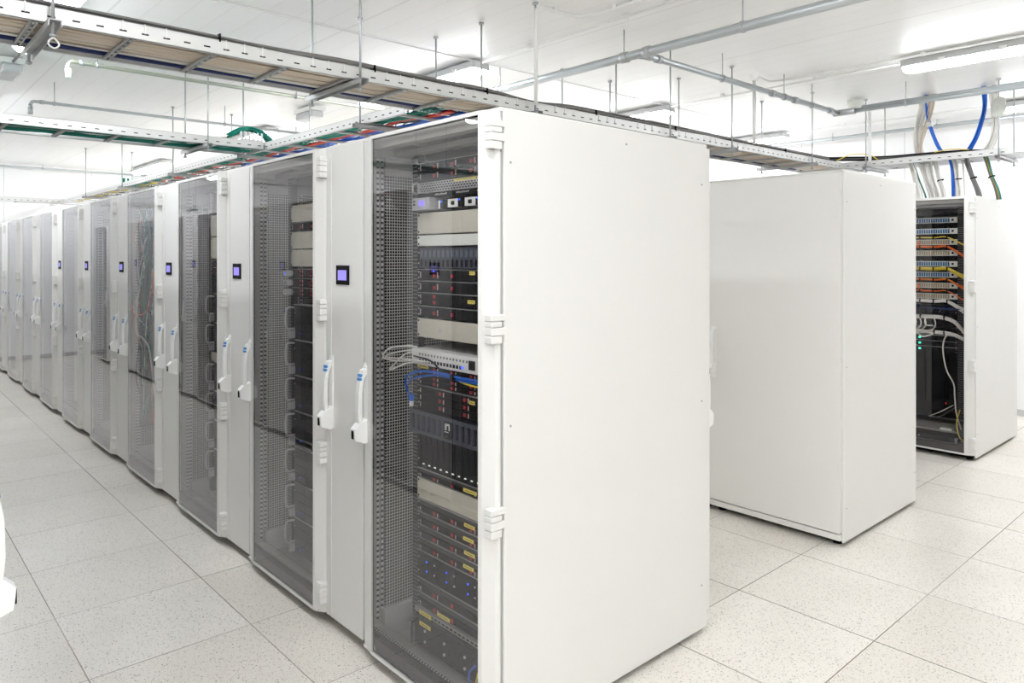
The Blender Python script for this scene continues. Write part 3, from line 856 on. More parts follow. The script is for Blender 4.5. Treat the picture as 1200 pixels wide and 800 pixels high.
cable('network_cable', 'pale cable loop hanging in front of the fourth rack tangle', [(.0, 3.75, 1.5), (-.01, 3.86, 1.25), (-.02, 3.86, 1.02), (-.02, 3.70, .98), (-.01, 3.58, .9), (.0, 3.50, .6)], .0045, 'whitec')
cable('network_cable', 'long orange cable loop hanging in the fourth rack', [(.0, 3.50, 1.45), (-.01, 3.60, 1.2), (-.02, 3.82, 1.13), (-.02, 3.96, 1.17), (-.01, 3.97, 1.22)], .0035, 'orange')

# --- right row rack: patch panels and cable managers
R3 = (4.77, .045)
G4 = 'equipment in the far right rack'
pz = [1.806, 1.7195, 1.633, 1.5465, 1.461, 1.3755, 1.290, 1.2045]
pc = ['bluport', 'bluport', 'beiport', 'beiport', 'bluport', 'bluport', 'beiport', 'beiport']
mc = [None, 'yelc', 'orange', None, 'yelc', 'mix', 'orange', 'whitec']
r = unit('brush_panel', 'black panel at the top of the far right rack', 'panel', R3, 1.86, group=G4)
MB().box(0, .02, 0, EW, 0, .06, 'black').box(-.001, 0, .1, .2, .02, .045, 'server2').box(-.001, 0, .26, .36, .02, .045, 'server2').build('face_plate', r)
for k in range(8):
    r = unit('patch_bay', 'white patch panel with %s ports, %s from the top in the far right rack' % ('blue' if pc[k] == 'bluport' else 'beige', ORD[k].replace('nearest', 'first')), 'patch panel', R3, pz[k], group=G4)
    MB().box(-.003, .03, 0, EW, .0, .043, 'pale').tube([(-.005, .032, .022), (-.002, .032, .022)], .009, 'black', 10).build('face_plate', r)
    b = MB()
    for j in range(24):
        y = .055 + j * .0172
        b.box(-.0045, -.002, y, y + .0125, .005, .037, pc[k])
    b.build('port', r)
    r = unit('cable_manager', 'black cable guide %s under the %s patch panel' % ({None: 'empty', 'yelc': 'with yellow cables', 'orange': 'with orange cables', 'mix': 'with orange and yellow cables', 'whitec': 'with white cables'}[mc[k]], ORD[k].replace('nearest', 'first')), 'cable guide', R3, pz[k] - .0435, group=G4)
    MB().box(0, .01, 0, EW, 0, .0425, 'black').build('back_plate', r)
    for y in (.06, .157, .255, .36, .455):
        MB().box(-.045, 0, y - .004, y + .004, .004, .009, 'black').box(-.045, 0, y - .004, y + .004, .036, .041, 'black').box(-.048, -.043, y - .004, y + .004, .004, .041, 'black').build('guide_ring', r)
    if mc[k]:
        ms = {'yelc': ['yelc'], 'orange': ['orange'], 'mix': ['orange', 'yelc'], 'whitec': ['whitec']}[mc[k]]
        nn = {1: 2, 2: 3, 4: 8, 5: 5, 6: 2, 7: 6}[k]
        b = MB()
        for j in range(nn):
            rr = random.Random(k * 31 + j)
            zc = pz[k] - .02 + rr.uniform(-.010, .010); xx = R3[0] + .134 - .02 + rr.uniform(-.012, .012)
            ye = R3[1] + .1585
            zd = -.06 - .05 * rr.random()
            pts = [(xx, ye + .47, zc), (xx, ye + .3, zc + .003), (xx, ye + .15, zc), (xx, ye + .07, zc + .004), (xx, ye - .02, zc - .02 + zd * .3), (xx + .01, ye - .07, zc + zd), (xx + .04, ye - .10, zc + zd * 2.2)]
            b.tube(smooth_path(pts, 5), .0045 if mc[k] != 'whitec' else .006, ms[j % len(ms)], 6)
        col_ = {'yelc': 'yellow', 'orange': 'orange', 'mix': 'orange and yellow', 'whitec': 'white'}[mc[k]]
        tag(b.build('patch_cable_bundle'), 'bundle of %s cables running under the %s patch panel at far right' % (col_, ORD[k].replace('nearest', 'first')), 'cable bundle', 'patch cable bundles in the far right rack')
cable('patch_cable', 'bright orange cable curling down from a port of the third patch panel', [(4.893, .475, 1.66), (4.87, .475, 1.65), (4.87, .46, 1.62), (4.885, .40, 1.612)], .005, 'orange')
cable('patch_cable', 'bright orange cable curling down from a port of the seventh patch panel', [(4.893, .475, 1.32), (4.87, .475, 1.30), (4.87, .45, 1.27), (4.885, .39, 1.268)], .006, 'orange')
# switches
for k, z0 in enumerate((1.085, .985, )):
    r = unit('network_switch', 'black network switch amid white cables, %s one in the far right rack' % ('upper', 'lower')[k], 'network switch', R3, z0, group=G4)
    chassis(r, .072, 'server')
    b = MB()
    for row in (0, 1):
        for j in range(24): b.box(-.001, .001, .04 + j * .0175, .053 + j * .0175, .014 + row * .026, .028 + row * .026, 'server2')
    b.build('port', r)
for k in range(4):
    rr = random.Random(100 + k)
    y0 = .48 - .05 * k
    cable('network_cable', 'dark blue cable arching over the black switches at far right, %s from the left' % ('first', 'second', 'third', 'fourth')[k], [(4.9, y0, 1.10), (4.86, y0 - .03, 1.13), (4.86, y0 - .12, 1.135), (4.9, y0 - .2, 1.12)], .0045, 'bluedk', 'dark blue cables on the switches')
for k, (z, n_) in enumerate(((1.065, 8), (.945, 7))):
    b = MB()
    for j in range(n_):
        rr = random.Random(200 + k * 20 + j)
        zz_ = z + rr.uniform(-.013, .013); xx = 4.872 + rr.uniform(-.013, .013)
        e = 1 if k == 0 else .4
        pts = [(xx, .70, zz_), (xx, .55, zz_ + rr.uniform(-.01, .01)), (xx, .42, zz_), (xx, .31, zz_), (xx + .01, .22, zz_ - .03 * e), (xx + .02, .15, zz_ - .11 * e), (xx + .05, .10, zz_ - .14 * e)]
        b.tube(smooth_path(pts, 5), .0058, 'whitec', 6)
    for y in (.35, .28) if k else (.45, .28): b.tube([(4.872, y, z), (4.872, y + .008, z)], .024, 'black', 10)
    tag(b.build('cable_bundle'), 'thick white cable bundle strapped in black, %s of two crossing the far right rack' % ('upper', 'lower')[k], 'cable bundle', 'white bundles in the far right rack')
for k in range(5):
    rr = random.Random(300 + k)
    y0 = .50 - .035 * k
    cable('network_cable', 'white cable loop between the two white bundles at far right, %s from the left' % ORD[k].replace('nearest', 'first'), [(4.865, y0, 1.06), (4.845, y0 - .02, 1.02), (4.84, y0 - .015, .985), (4.85, y0 + .01, .96), (4.87, y0 + .04, .955)] if k != 3 else [(4.86, .37, 1.06), (4.84, .41, 1.05), (4.83, .405, 1.0), (4.85, .36, .995)], .005, 'whitec', 'white cable loops at far right')
cable('network_cable', 'white cable drooping below the lower white bundle at far right', [(4.86, .475, .975), (4.845, .475, .94), (4.845, .44, .905), (4.855, .39, .915), (4.87, .34, .945)], .005, 'whitec')
for k in range(3):
    r = server('black server with a green light, %s of three in the far right rack' % ('top', 'middle', 'bottom')[k], R3, .872 - k * .045, .043, 4, 1, lambda c, k_: False, leds=((.262, .015, 'ledg'),), grp=G4)
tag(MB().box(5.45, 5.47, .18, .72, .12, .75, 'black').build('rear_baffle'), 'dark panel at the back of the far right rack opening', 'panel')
cable('power_cable', 'long white cable hanging down the right side of the far right rack', [(4.86, .265, .93), (4.85, .285, .87), (4.86, .29, .78), (4.86, .265, .65), (4.87, .22, .55), (4.88, .215, .45), (4.87, .20, .32), (4.88, .17, .20)], .005, 'whitec')
cable('power_cable', 'white cable slanting across the open bay at far right', [(5.0, .26, .36), (5.0, .36, .29), (5.0, .44, .245)], .004, 'whitec')
cable('power_cable', 'second white cable slanting lower across the open bay at far right', [(5.0, .25, .34), (5.02, .36, .255), (5.03, .45, .235)], .003, 'greyc')
cable('ground_wire', 'yellow-green wire at bottom right inside the far right rack', [(4.85, .17, .36), (4.84, .19, .25), (4.84, .17, .15), (4.86, .14, .11)], .004, 'yelc')
r = unit('equipment_shelf', 'grey metal shelf with a small white box, bottom of the far right rack', 'shelf', R3, .155, group=G4)
MB().box(0, .7, .0, EW, .0, .006, 'zinc').box(0, .004, 0, EW, .0, .016, 'zinc').build('shelf_plate', r)
MB().box(.01, .06, .04, .13, .006, .03, 'pale').build('box', r, bevel=.006)
r = unit('rack_server', 'low black unit with silver ear and dangling plugs at the rack floor, far right', 'server', R3, .072, group=G4)
chassis(r, .05, 'server', earm='silver')
MB().box(-.012, -.004, .32, .335, .02, .034, 'ledw').box(-.012, -.004, .27, .28, .025, .036, 'silver').build('connector', r)
tag(MB().box(5.35, 5.37, .42, .425, .30, .305, 'ledr').box(5.352, 5.45, .415, .43, .295, .31, 'black').build('socket_light'), 'tiny red indicator deep inside the far right rack', 'indicator')

# ------------------------------------------------------------------ overhead cable trays
def tray(name_label, axis, a0, a1, b0, b1, z, rail_h=.058, pitch=.3, slot='strut', group='overhead cable trays'):
    """axis 0: runs along X from a0..a1 with sides at y=b0,b1;  axis 1: along Y"""
    r = empty('cable_tray', ((a0, b0, z) if axis == 0 else (b0, a0, z)), name_label, 'cable tray', group)
    L = a1 - a0; Wd = b1 - b0
    def bx(b, u0, u1, v0, v1, z0, z1, m):
        if axis == 0: b.box(u0, u1, v0, v1, z0, z1, m)
        else: b.box(v0, v1, u0, u1, z0, z1, m)
    for s_, v in ((1, 0), (-1, Wd)):
        b = MB()
        bx(b, 0, L, v, v + s_ * .002, 0, rail_h, 'tray')
        bx(b, 0, L, v, v + s_ * .016, 0, .002, 'tray'); bx(b, 0, L, v, v + s_ * .010, rail_h - .002, rail_h, 'tray')
        n = int(L / .074)
        for k in range(n):
            u = .05 + k * .074
            bx(b, u, u + .024, v - s_ * .0008, v + s_ * .0005, .020, .0255, 'server2')
        b.build('side_rail', r)
    n = int(L / pitch)
    for k in range(n):
        u = .06 + k * pitch
        b = MB()
        bx(b, u, u + .006, 0.002, Wd - .002, 0, .012, slot); bx(b, u + .016, u + .022, 0.002, Wd - .002, 0, .012, slot)
        bx(b, u, u + .022, 0.002, Wd - .002, .010, .013, slot)
        for j in range(6):
            v = .03 + j * (Wd - .06) / 6
            bx(b, u + .004, u + .018, v, v + (Wd - .06) / 12, .0, .002, slot)
        b.build('rung', r)
    return r

def hanger(axis, u, b0, b1, z, label, top=H, over=.03, group='tray hangers', strut=True):
    """two threaded rods from the ceiling and a slotted channel below the tray"""
    r = empty('tray_hanger', ((u, b0, z) if axis == 0 else (b0, u, z)), label, 'hanger', group)
    Wd = b1 - b0
    P = (lambda v, zz: (0, v, zz)) if axis == 0 else (lambda v, zz: (v, 0, zz))
    for v in (-over, Wd + over):
        MB().tube([P(v, -.055), P(v, top - z)], .0055, 'steel', 8).tube([P(v, top - z - .012), P(v, top - z)], .016, 'steel', 8).tube([P(v, -.052), P(v, -.044)], .012, 'steel', 6).build('threaded_rod', r)
    b = MB()
    if axis == 0:
        b.box(-.02, -.017, -over - .04, Wd + over + .04, -.026, -.002, 'strut'); b.box(.017, .02, -over - .04, Wd + over + .04, -.026, -.002, 'strut')
        b.box(-.02, .02, -over - .04, Wd + over + .04, -.005, -.002, 'strut')
        n = int((Wd + .1) / .035)
        for k in range(n): b.box(.0201, .0205, -over + k * .035, -over + k * .035 + .02, -.018, -.010, 'server2')
    else:
        b.box(-over - .04, Wd + over + .04, -.02, -.017, -.026, -.002, 'strut'); b.box(-over - .04, Wd + over + .04, .017, .02, -.026, -.002, 'strut')
        b.box(-over - .04, Wd + over + .04, -.02, .02, -.005, -.002, 'strut')
    b.build('channel', r)
    return r

def bundle(name, label, path, n, spread, r_, mats_, seed, flat=1.0, kind='stuff', cat='cables', wob=.35, sub=5):
    """many cables following a path; spread = half width across the path"""
    rr = random.Random(seed)
    base = [Vector(p) for p in path]
    b = MB()
    for k in range(n):
        ox, oz = (rr.uniform(-1, 1)), rr.uniform(0, 1)
        pts = []
        for i, p in enumerate(base):
            d = (base[min(i + 1, len(base) - 1)] - base[max(i - 1, 0)]).normalized()
            side = d.cross(Vector((0, 0, 1)))
            if side.length < .3: side = Vector((0, 1, 0))
            side.normalize(); up = side.cross(d).normalized()
            f = 1.0
            pts.append(p + side * (ox * spread * f + rr.uniform(-1, 1) * spread * wob) + up * (oz * spread * flat + rr.uniform(-1, 1) * r_ * .4))
        b.tube(smooth_path(pts, sub), r_, mats_[k % len(mats_)], 5, cap=False)
    o = b.build(name)
    return tag(o, label, cat, kind=kind)

ZA = 2.33
AY0, AY1 = 1.20, 1.60
def pathx(x0, x1, y, z, step=.35):
    n = max(2, int((x1 - x0) / step)); return [(x0 + (x1 - x0) * i / n, y, z) for i in range(n + 1)]
def pathy(y0, y1, x, z, step=.35):
    n = max(2, int((y1 - y0) / step)); return [(x, y0 + (y1 - y0) * i / n, z) for i in range(n + 1)]
tray('long galvanised cable tray carrying beige cables from upper left to the right corner', 0, -2.6, 5.14, AY0, AY1, ZA)
bundle('cable_bundle', 'beige cables lying side by side in the long cable tray', pathx(-2.6, 5.3, (AY0 + AY1) / 2 - .01, ZA + .016), 46, .155, .0045, ['cable', 'cable', 'whitec', 'cable'], 3, .10, wob=.05)
tag(MB().box(-2.6, 5.1, AY0 + .02, AY1 - .05, ZA + .030, ZA + .034, 'cable').build('cable_layer'), 'upper layer of beige cables in the long tray', 'cables', kind='stuff')
b = MB()
for k in range(4):
    b.tube(smooth_path([(x, AY1 - .035 + .009 * (k % 2), ZA + .020 + .01 * (k // 2) + .002 * math.sin(x * 3 + k)) for x in [(-2.6 + .4 * i) for i in range(20)]], 3), .006, 'bluedk', 6)
tag(b.build('cable_bundle'), 'dark blue cables along the far side of the long cable tray', 'cable bundle')
rr = random.Random(8)
b = MB()
for k in range(5):
    pts = [(x, AY0 + .012 + .011 * (k % 3), ZA + .060 + .009 * (k // 3) + .004 * math.sin(2.1 * x + k) + (.012 if x > -.2 else 0) - (.018 if 1.15 < x < 1.5 else 0)) for x in [(-2.6 + .3 * i) for i in range(26)]]
    b.tube(smooth_path(pts, 3), .0055 if k else .008, 'greyc', 6)
for x in (-.42, .28, .95, 1.8, 2.6, 3.3, 4.1): b.box(x, x + .006, AY0 - .004, AY0 + .048, ZA + .05, ZA + .082, 'black')
tag(b.build('cable_bundle'), 'dark grey cables lying on the near edge of the long cable tray', 'cable bundle')
b = MB()
for k, x in enumerate([-2.6 + .05 + .074 * i + .008 for i in range(103)]):
    if (k * 7) % 5 not in (1, 4): b.box(x, x + .005, AY0 - .0035, AY0 - .0008, ZA + .024, ZA + .060, 'white')
tag(b.build('cable_ties'), 'white cable ties looped over the near rail of the long tray', 'cable ties', kind='stuff')
hl = ['at the upper left corner', 'above the nearest narrow unit', 'right of the nearest rack corner', 'above the big panel middle', 'above the big panel, right part', 'over the pale closed cabinet']
for k, x in enumerate((-.985, .19, 1.27, 2.50, 3.25, 4.50)):
    hanger(0, x, AY0, AY1, ZA, 'steel rods with slotted channel holding the long tray ' + hl[k], group='hangers of the long tray')
tag(MB().tube(smooth_path([(-.985, 1.165, ZA - .055), (-.973, 1.16, ZA - .068), (-.970, 1.155, ZA - .083), (-.985, 1.15, ZA - .095), (-1.0, 1.155, ZA - .083), (-.997, 1.16, ZA - .068), (-.985, 1.165, ZA - .055)], 4), .003, 'white', 6).build('cable_loop'), 'small white cable-tie loop under the tray rod at upper left', 'cable tie')

# tray over the long row, with teal, red and blue cables
CX0, CX1 = .72, 1.20
tray('galvanised cable tray running over the rack tops of the long left row', 1, 1.62, 11.3, CX0, CX1, 2.31, rail_h=.055, pitch=.36)
def hpath(y0, y1, x, z, amp, sd):
    rr = random.Random(sd); n = int((y1 - y0) / .16)
    return [(x + rr.uniform(-amp, amp), y0 + (y1 - y0) * i / n, z) for i in range(n + 1)]
bundle('cable_bundle', 'teal cables in the tray over the long left row', hpath(1.5, 7.5, CX0 + .13, 2.328, .03, 1), 16, .05, .0045, ['teal', 'teal', 'tealdk'], 11, .5, sub=3, wob=.5)
bundle('cable_bundle', 'red cables in the tray over the long left row', hpath(1.5, 6.6, CX0 + .20, 2.330, .035, 2), 6, .02, .0055, ['redc'], 12, .5, sub=3)
bundle('cable_bundle', 'blue cables in the tray over the long left row', hpath(1.5, 4.6, CX0 + .34, 2.328, .03, 3), 12, .05, .0045, ['blue'], 13, .4, sub=3)
bundle('cable_bundle', 'grey cables in the tray over the long left row', hpath(1.5, 9.5, CX0 + .25, 2.336, .06, 4), 14, .14, .004, ['whitec', 'dark', 'greyc'], 14, .2, sub=3)
bundle('cable_bundle', 'yellow cables at the far end of the tray over the long left row', hpath(6.5, 10.2, CX0 + .14, 2.330, .03, 5), 5, .03, .004, ['yelc'], 15, .4, sub=3)
for k, y in enumerate((2.03, 3.74, 5.38, 7.1, 8.8)):
    hanger(1, y, CX0, CX1, 2.31, 'pair of steel rods holding the tray over the long left row, %s from the camera' % ORD[k], group='hangers of the tray over the long row')
# teal tray
EY0, EY1 = 3.40, 3.80
tray('galvanised cable tray full of teal cables at middle left', 0, -4.2, .70, EY0, EY1, 2.31, rail_h=.055)
bundle('cable_bundle', 'dark teal cables filling the tray at middle left', pathx(-4.2, .72, (EY0 + EY1) / 2, 2.326, .12), 42, .17, .0048, ['tealdk', 'teal', 'tealdk', 'tealdk', 'whitec'], 21, .10, wob=.10, sub=2)
tag(MB().box(-4.2, .7, EY0 + .02, EY1 - .02, 2.338, 2.342, 'tealdk').build('cable_layer'), 'upper layer of teal cables in the tray at middle left', 'cables', kind='stuff')
for k, x in enumerate((-2.4, -.95, .30)):
    hanger(0, x, EY0, EY1, 2.31, 'pair of steel rods holding the teal cable tray, %s' % ('out of frame left', 'left one', 'right one')[k], group='hangers of the teal tray')
# junction comb
r = empty('tray_comb', (.60, 3.44, 2.365), 'white plastic comb guide where the teal tray meets the row tray', 'cable guide')
MB().box(-.06, .10, -.03, -.02, 0, .012, 'white').box(-.06, .10, .06, .07, 0, .012, 'white').build('base', r)
for k in range(6): MB().box(-.06 + k * .03, -.05 + k * .03, -.032, -.018, 0, .06, 'white').build('tooth', r)
bundle('cable_bundle', 'small heap of teal cables above the white comb guide', [(.5, 3.5, 2.39), (.58, 3.5, 2.44), (.66, 3.52, 2.46), (.74, 3.5, 2.42), (.80, 3.5, 2.37)], 14, .05, .005, ['teal', 'tealdk', 'teal'], 33, .5, sub=3)
# far tray across
tray('distant cable tray crossing to the left near the back wall', 0, -3.4, .72, 10.25, 10.50, 2.30, rail_h=.06, pitch=.5)
for k, x in enumerate((-2.6, -.35)):
    hanger(0, x, 10.25, 10.50, 2.30, 'pair of thin rods holding the distant tray, %s' % ('out of frame', 'visible one')[k], group='hangers of the distant tray')
# trays over the middle and right rows
tray('cable tray over the middle row behind the big side panel', 1, 1.62, 5.2, 2.42, 2.90, 2.31)
hanger(1, 2.05, 2.42, 2.90, 2.31, 'pair of steel rods over the middle row seen above the big side panel', group='hangers of the middle tray')
tray('cable tray over the right row, ending above the patch rack', 1, -.10, 1.62, 5.14, 5.50, ZA, pitch=.3, rail_h=.055)
for k, y in enumerate((-.02, .98)):
    hanger(1, y, 5.14, 5.50, ZA, 'pair of steel rods holding the right tray %s' % ('at its open end', 'at the corner')[k], group='hangers of the right tray')
b = MB()
for k in range(9):
    rr = random.Random(60 + k)
    oz = .055 + .008 * (k % 4); ox = .03 + .02 * (k // 2)
    pts = [(4.6 + .02 * k, AY0 + .06, ZA + .06), (4.95, AY0 + .03, ZA + oz + .01), (5.14 + ox * .5, 1.02, ZA + oz + .012), (5.14 + ox, .8, ZA + oz), (5.14 + ox, .5, ZA + oz - .004), (5.14 + ox, .25, ZA + oz - .01), (5.18 + ox, .1, ZA + oz - .02)]
    b.tube(smooth_path(pts, 5), .008, 'dark' if k % 3 else 'black', 6)
tag(b.build('cable_bundle'), 'thick dark cables lying on the tray above the patch rack', 'cable bundle')
cable('ground_wire', 'yellow-green wire arching over the tray corner at right', [(4.98, 1.18, ZA + .06), (5.05, 1.08, ZA + .11), (5.10, .95, ZA + .10), (5.12, .88, ZA + .05)], .004, 'yelc')
cable('ground_wire', 'yellow wire lying along the tray above the patch rack', [(5.16, .45, ZA + .075), (5.16, .33, ZA + .085), (5.17, .2, ZA + .07)], .004, 'yelc')
# drops into the patch rack (through its roof)
drops = [(.66, .60, 'whitec', 9, 'white cable bundle dropping into the patch rack, first from the left'),
         (.645, .555, 'tealdk', 2, 'dark green cable pair dropping beside the leftmost white bundle'),
         (.59, .51, 'whitec', 10, 'white cable bundle dropping into the patch rack, second from the left'),
         (.53, .465, 'whitec', 10, 'white cable bundle dropping into the patch rack, third from the left'),
         (.475, .41, 'whitec', 10, 'white cable bundle with black tie dropping into the patch rack, left of the blue one'),
         (.35, .335, 'blue', 9, 'blue cable bundle dropping from the tray into the patch rack'),
         (.325, .30, 'whitec', 9, 'white cable bundle dropping just right of the blue one'),
         (.28, .265, 'whitec', 2, 'single thin white cable pair dropping into the patch rack'),
         (.24, .15, 'greyc', 10, 'grey cable bundle with black tie slanting down to the patch rack'),
         (.11, .03, 'dark', 12, 'thick dark grey cable bundle dropping at the right end of the tray')]
for k, (y0, y1, m_, n_, lab) in enumerate(drops):
    rr = random.Random(500 + k); b = MB()
    for j in range(n_):
        oy = rr.uniform(-.022, .022) if n_ > 3 else rr.uniform(-.005, .005); ox = rr.uniform(-.02, .02)
        pts = [(5.30 + ox, y0 + oy + .02, ZA + .04), (5.30 + ox, y0 + oy, ZA - .03), (5.30 + ox, y0 + (y1 - y0) * .35 + oy * .8, ZA - .14), (5.30 + ox, y0 + (y1 - y0) * .8 + oy, ZA - .25), (5.30 + ox, y1 + oy * 1.1, 1.995)]
        mm = m_
        if m_ == 'dark': mm = ['dark', 'greyc', 'yelc', 'dark', 'teal'][j % 5] if j < 10 else 'dark'
        b.tube(smooth_path(pts, 4), .0052 if n_ > 3 else .004, mm, 6)
    if k in (4, 6, 8, 9):
        b.tube([(5.30, y0 + (y1 - y0) * .4 - .0, ZA - .145), (5.30, y0 + (y1 - y0) * .43, ZA - .152)], .027, 'black', 10)
    tag(b.build('cable_bundle'), lab, 'cable bundle', 'cable bundles dropping into the patch rack')
# bundles from the ceiling to the tray
ups = [([(.56, H - .005), (.60, 2.72), (.63, 2.58), (.615, 2.45), (.59, ZA + .05)], 'whitec', 14, .045, 'white cable bundle hanging from the ceiling to the tray, left one'),
       ([(.50, H - .005), (.52, 2.75), (.57, 2.6), (.60, 2.48), (.60, ZA + .05)], 'cable', 8, .03, 'pale beige cable bundle hanging beside the left white bundle'),
       ([(.55 - .0, H - .005), (.545, 2.75), (.52, 2.62), (.47, 2.48), (.42, ZA + .06)], 'blue', 11, .012, 'blue cable bundle curving from the ceiling down to the right, left one'),
       ([(.13, H - .005), (.125, 2.75), (.15, 2.62), (.19, 2.5), (.25, ZA + .06)], 'blue', 11, .014, 'blue cable bundle curving from the ceiling down to the left, right one'),
       ([(.06, H - .005), (.05, 2.72), (.045, 2.58), (.07, 2.46), (.12, ZA + .05)], 'whitec', 14, .035, 'white cable bundle hanging behind the round white disc')]
for k, (yz, m_, n_, sp, lab) in enumerate(ups):
    rr = random.Random(700 + k); b = MB()
    for j in range(n_):
        oy = rr.uniform(-sp, sp); ox = rr.uniform(-.02, .02)
        pts = [(5.30 + ox, y + oy * (1 - .35 * math.sin(PI * i / 4)) + rr.uniform(-1, 1) * sp * .12, z) for i, (y, z) in enumerate(yz)]
        b.tube(smooth_path(pts, 5), .0055, m_, 6)
    tag(b.build('cable_bundle'), lab, 'cable bundle', 'cable bundles from ceiling to the right tray')
tag(MB().tube([(5.27, .53, 2.66), (5.33, .532, 2.66)], .0215, 'white', 10).build('cable_tie'), 'white tie around the left blue cable bundle', 'cable tie')

# ------------------------------------------------------------------ pipes and conduits
def clamp(parent, p, axis, r_, top=H):
    x, y, z = p
    b = MB()
    if axis == 1: b.tube([(x, y - .008, z), (x, y + .008, z)], r_ + .005, 'steel', 12)
    else: b.tube([(x - .008, y, z), (x + .008, y, z)], r_ + .005, 'steel', 12)
    b.tube([(x, y, z + r_), (x, y, top)], .004, 'steel', 6)
    b.build('clamp', parent)
ZP = 2.75
r = empty('gas_pipe', (2.0, -4.0, ZP), 'large galvanised pipe crossing the ceiling from upper right, behind the nearest rack top', 'pipe', 'extinguishing gas pipes')
MB().tube([(0, 0, 0), (0, 10.5, 0)], .027, 'pipe', 14).build('tube', r)
for y in (3.35, 4.95, 5.12, 6.35, 8.5):
    MB().tube([(0, y, 0), (0, y + .05, 0)], .033, 'steel', 14).build('coupling', r)
for y in (1.2, 4.35, 5.15, 6.3, 8.0, 9.6): clamp(r, (0, y, 0), 1, .027, H - ZP)
r = empty('gas_pipe', (2.0, 1.03, ZP), 'galvanised branch pipe leaving the large pipe towards the right wall', 'pipe', 'extinguishing gas pipes')
MB().tube([(0, 0, -.01), (.1, 0, 0), (2.66, 0, 0)], .021, 'pipe', 14).build('tube', r)
for x in (.05, .16, 1.55, 1.9, 2.5): MB().tube([(x, 0, 0), (x + .05, 0, 0)], .026, 'steel', 14).build('coupling', r)
for x in (.9, 1.75, 2.2): clamp(r, (x, 0, 0), 0, .021, H - ZP)
r = empty('gas_pipe', (4.68, 1.05, ZP), 'dark galvanised double pipe running along the ceiling over the right row', 'pipe', 'extinguishing gas pipes')
MB().tube([(0, -5.2, 0), (0, .02, 0)], .019, 'pipe', 12).build('tube', r)
MB().tube([(.03, -5.2, .03), (.03, -.2, .03)], .012, 'pipe', 12).build('second_tube', r)
MB().tube([(0, -.16, 0), (0, .02, 0)], .026, 'steel', 14).build('coupling', r)
for y in (-.55, -1.7, -3.0): clamp(r, (0, y, 0), 1, .019, H - ZP)
def nozzle_pipe(x0, x1, y, z, m, label, nozzle_m):
    r = empty('nozzle_pipe', (x0, y, z), label, 'pipe', 'gas nozzle pipes')
    pts = smooth_path([(0, 0, -.045), (.002, 0, -.02), (.02, 0, -.002), (.05, 0, 0)], 5) + [Vector((.2, 0, 0)), Vector((x1 - x0, 0, 0))]
    MB().tube(pts, .0125, m, 10).build('tube', r)
    MB().tube([(0, 0, -.105), (0, 0, -.045)], .018, nozzle_m, 12).tube([(0, 0, -.05), (0, 0, -.03)], .016, 'steel', 10).build('nozzle', r)
    MB().tube([(.06, 0, 0), (.09, 0, 0)], .017, 'steel', 10).build('coupling', r)
    for x in (.16, 1.5): clamp(r, (x, 0, 0), 0, .0125, H - z)
nozzle_pipe(-.50, 1.98, 3.50, 2.75, 'brass', 'thin pale green pipe with white down-turned nozzle, below the beige cable tray at left', 'white')
nozzle_pipe(-.47, 1.98, 5.02, 2.75, 'pipe', 'thin grey pipe with small down-turned nozzle, above the teal cable tray', 'steel')
r = empty('wall_pipe', (-4.5, 11.1, 2.86), 'thin pipe running high along the back wall at left', 'pipe')
MB().tube([(0, 0, 0), (6.6, 0, 0)], .014, 'pipe', 10).build('tube', r)
clamp(r, (5.1, 0, 0), 0, .014, H - 2.86); clamp(r, (2.5, 0, 0), 0, .014, H - 2.86)
r = empty('wall_pipe', (6.62, -4.0, 2.855), 'grey pipe running high along the right wall', 'pipe')
MB().tube([(0, 0, 0), (0, 12, 0)], .02, 'pipe', 10).build('tube', r)
for y in (4.9, 5.95, 8): clamp(r, (0, y, 0), 1, .02, H - 2.855)
def conduit(label, pts, r_=.008, m='white', clips=()):
    r = empty('conduit', pts[0], label, 'conduit', 'white ceiling conduits')
    o = Vector(pts[0])
    MB().tube([Vector(p) - o for p in pts], r_, m, 8).build('tube', r)
    for c in clips:
        q = Vector(c) - o
        MB().box(q.x - .012, q.x + .012, q.y - .012, q.y + .012, q.z - .012, q.z + .03, 'white').build('clip', r)
conduit('white conduit on the ceiling feeding the fitting left of the nearest rack corner', [(1.77, 2.25, 2.895), (1.77, .6, 2.90), (1.77, -4, 2.90)], .008, clips=((1.77, 1.75, 2.9), (1.77, .95, 2.9), (1.77, 0, 2.9)))
conduit('white conduit on the ceiling joining the two fittings over the right aisle', [(3.98, 2.25, 2.895), (3.98, .2, 2.895)], .008, clips=((3.98, 1.7, 2.9), (3.98, .9, 2.9)))
conduit('white conduit along the ceiling above the right edge fitting', [(3.56, 1.17, 2.86), (3.58, 1.14, 2.895), (3.80, 1.18, 2.90), (3.86, 1.0, 2.90), (3.86, -4, 2.90)], .008, clips=((3.86, .8, 2.9), (3.86, .1, 2.9), (3.86, -.5, 2.9)))
conduit('white conduit joining the fittings along the right wall', [(6.12, 2.25, 2.895), (6.12, .2, 2.895)], .008, clips=((6.12, 1.6, 2.9), (6.12, .8, 2.9)))
conduit('thin white wire crossing the ceiling between the rows of fittings', [(-.62, 2.26, 2.905), (6.12, 2.26, 2.905)], .005)
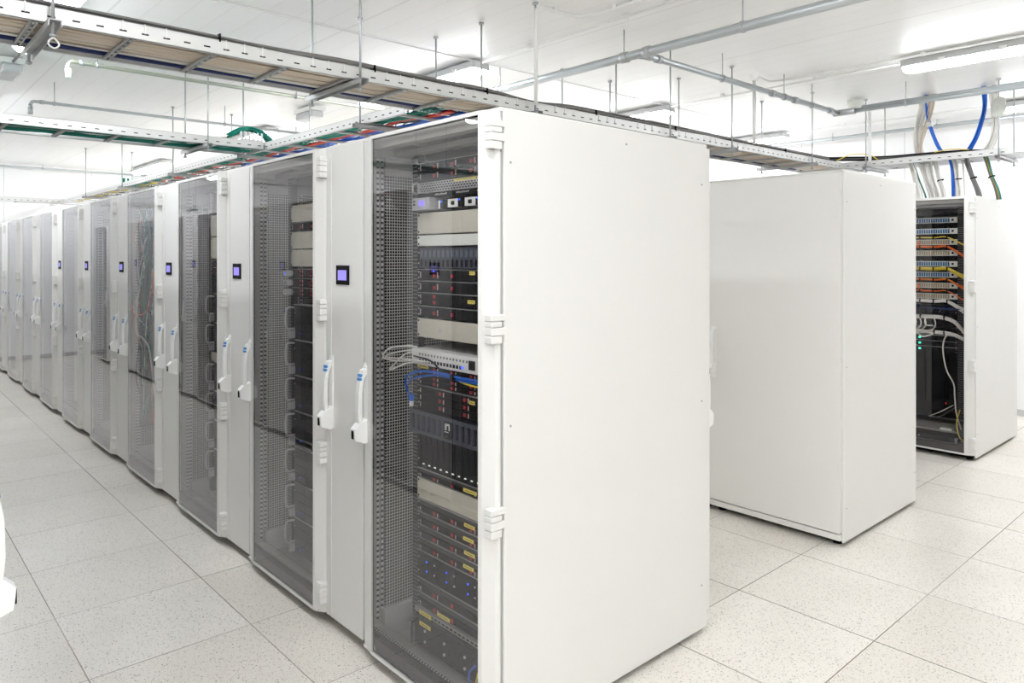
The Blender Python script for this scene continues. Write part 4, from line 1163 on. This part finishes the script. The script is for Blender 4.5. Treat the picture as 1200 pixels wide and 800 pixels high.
conduit('vertical white conduit rising behind the nearest rack corner and bending along the ceiling', [(1.26, 1.155, 2.36), (1.26, 1.155, 2.80), (1.265, 1.155, 2.88), (1.29, 1.15, 2.90), (1.40, 1.15, 2.90), (1.56, 1.13, 2.90), (1.62, 1.05, 2.90), (1.62, -4, 2.90)], .011, clips=((1.4, 1.15, 2.9), (1.62, .9, 2.9), (1.62, .75, 2.9)))
conduit('vertical white conduit right of the branch pipe, rising to the ceiling', [(3.56, 1.17, 2.39), (3.56, 1.17, 2.87)], .014)
conduit('short conduit joining the unlit box and lit fitting at upper left', [(-.68, 3.80, 2.87), (-.68, 4.29, 2.87)], .009, 'greyc')
r = empty('smoke_detector', (5.07, .93, ZA), 'white smoke detector with bent arm on a tall white post above the tray', 'smoke detector')
MB().tube(smooth_path([(0, 0, .02), (0, 0, .3), (0, 0, .46), (-.006, .01, .50), (-.03, .04, .53), (-.06, .07, .535)], 5), .014, 'white', 8).build('post', r)
MB().tube([(-.08, .09, .57), (-.08, .09, .535), (-.08, .09, .51), (-.08, .09, .495)], [.068, .068, .052, .036], 'pale', 16).build('head', r)
r = empty('wireless_disc', (5.13, -.02, 2.60), 'round white disc hanging on the tray rod at the right edge', 'wireless antenna', rz=-.70)
MB().tube([(0, 0, .1), (-.012, 0, .1), (-.022, 0, .1), (-.026, 0, .1)], [.080, .084, .072, .03], 'pale', 28).build('cover', r)
MB().tube([(-.029, 0, .1), (-.026, 0, .1)], .016, 'pale', 14).build('badge', r)
# exit sign on the back wall
r = empty('exit_sign', (1.70, YF - .02, 2.635), 'small green and white exit sign on the far back wall', 'exit sign')
MB().box(0, .50, -.03, .01, .0, .20, 'exit').build('panel', r, bevel=.004)
b = MB()
b.box(.02, .07, -.033, -.030, .02, .18, 'exitg'); b.box(.10, .13, -.033, -.030, .02, .18, 'exitg')
b.box(.17, .19, -.033, -.030, .06, .10, 'exitg'); b.box(.24, .35, -.033, -.030, .02, .18, 'exitg'); b.box(.38, .48, -.033, -.030, .02, .18, 'exitg')
b.build('pictogram', r)
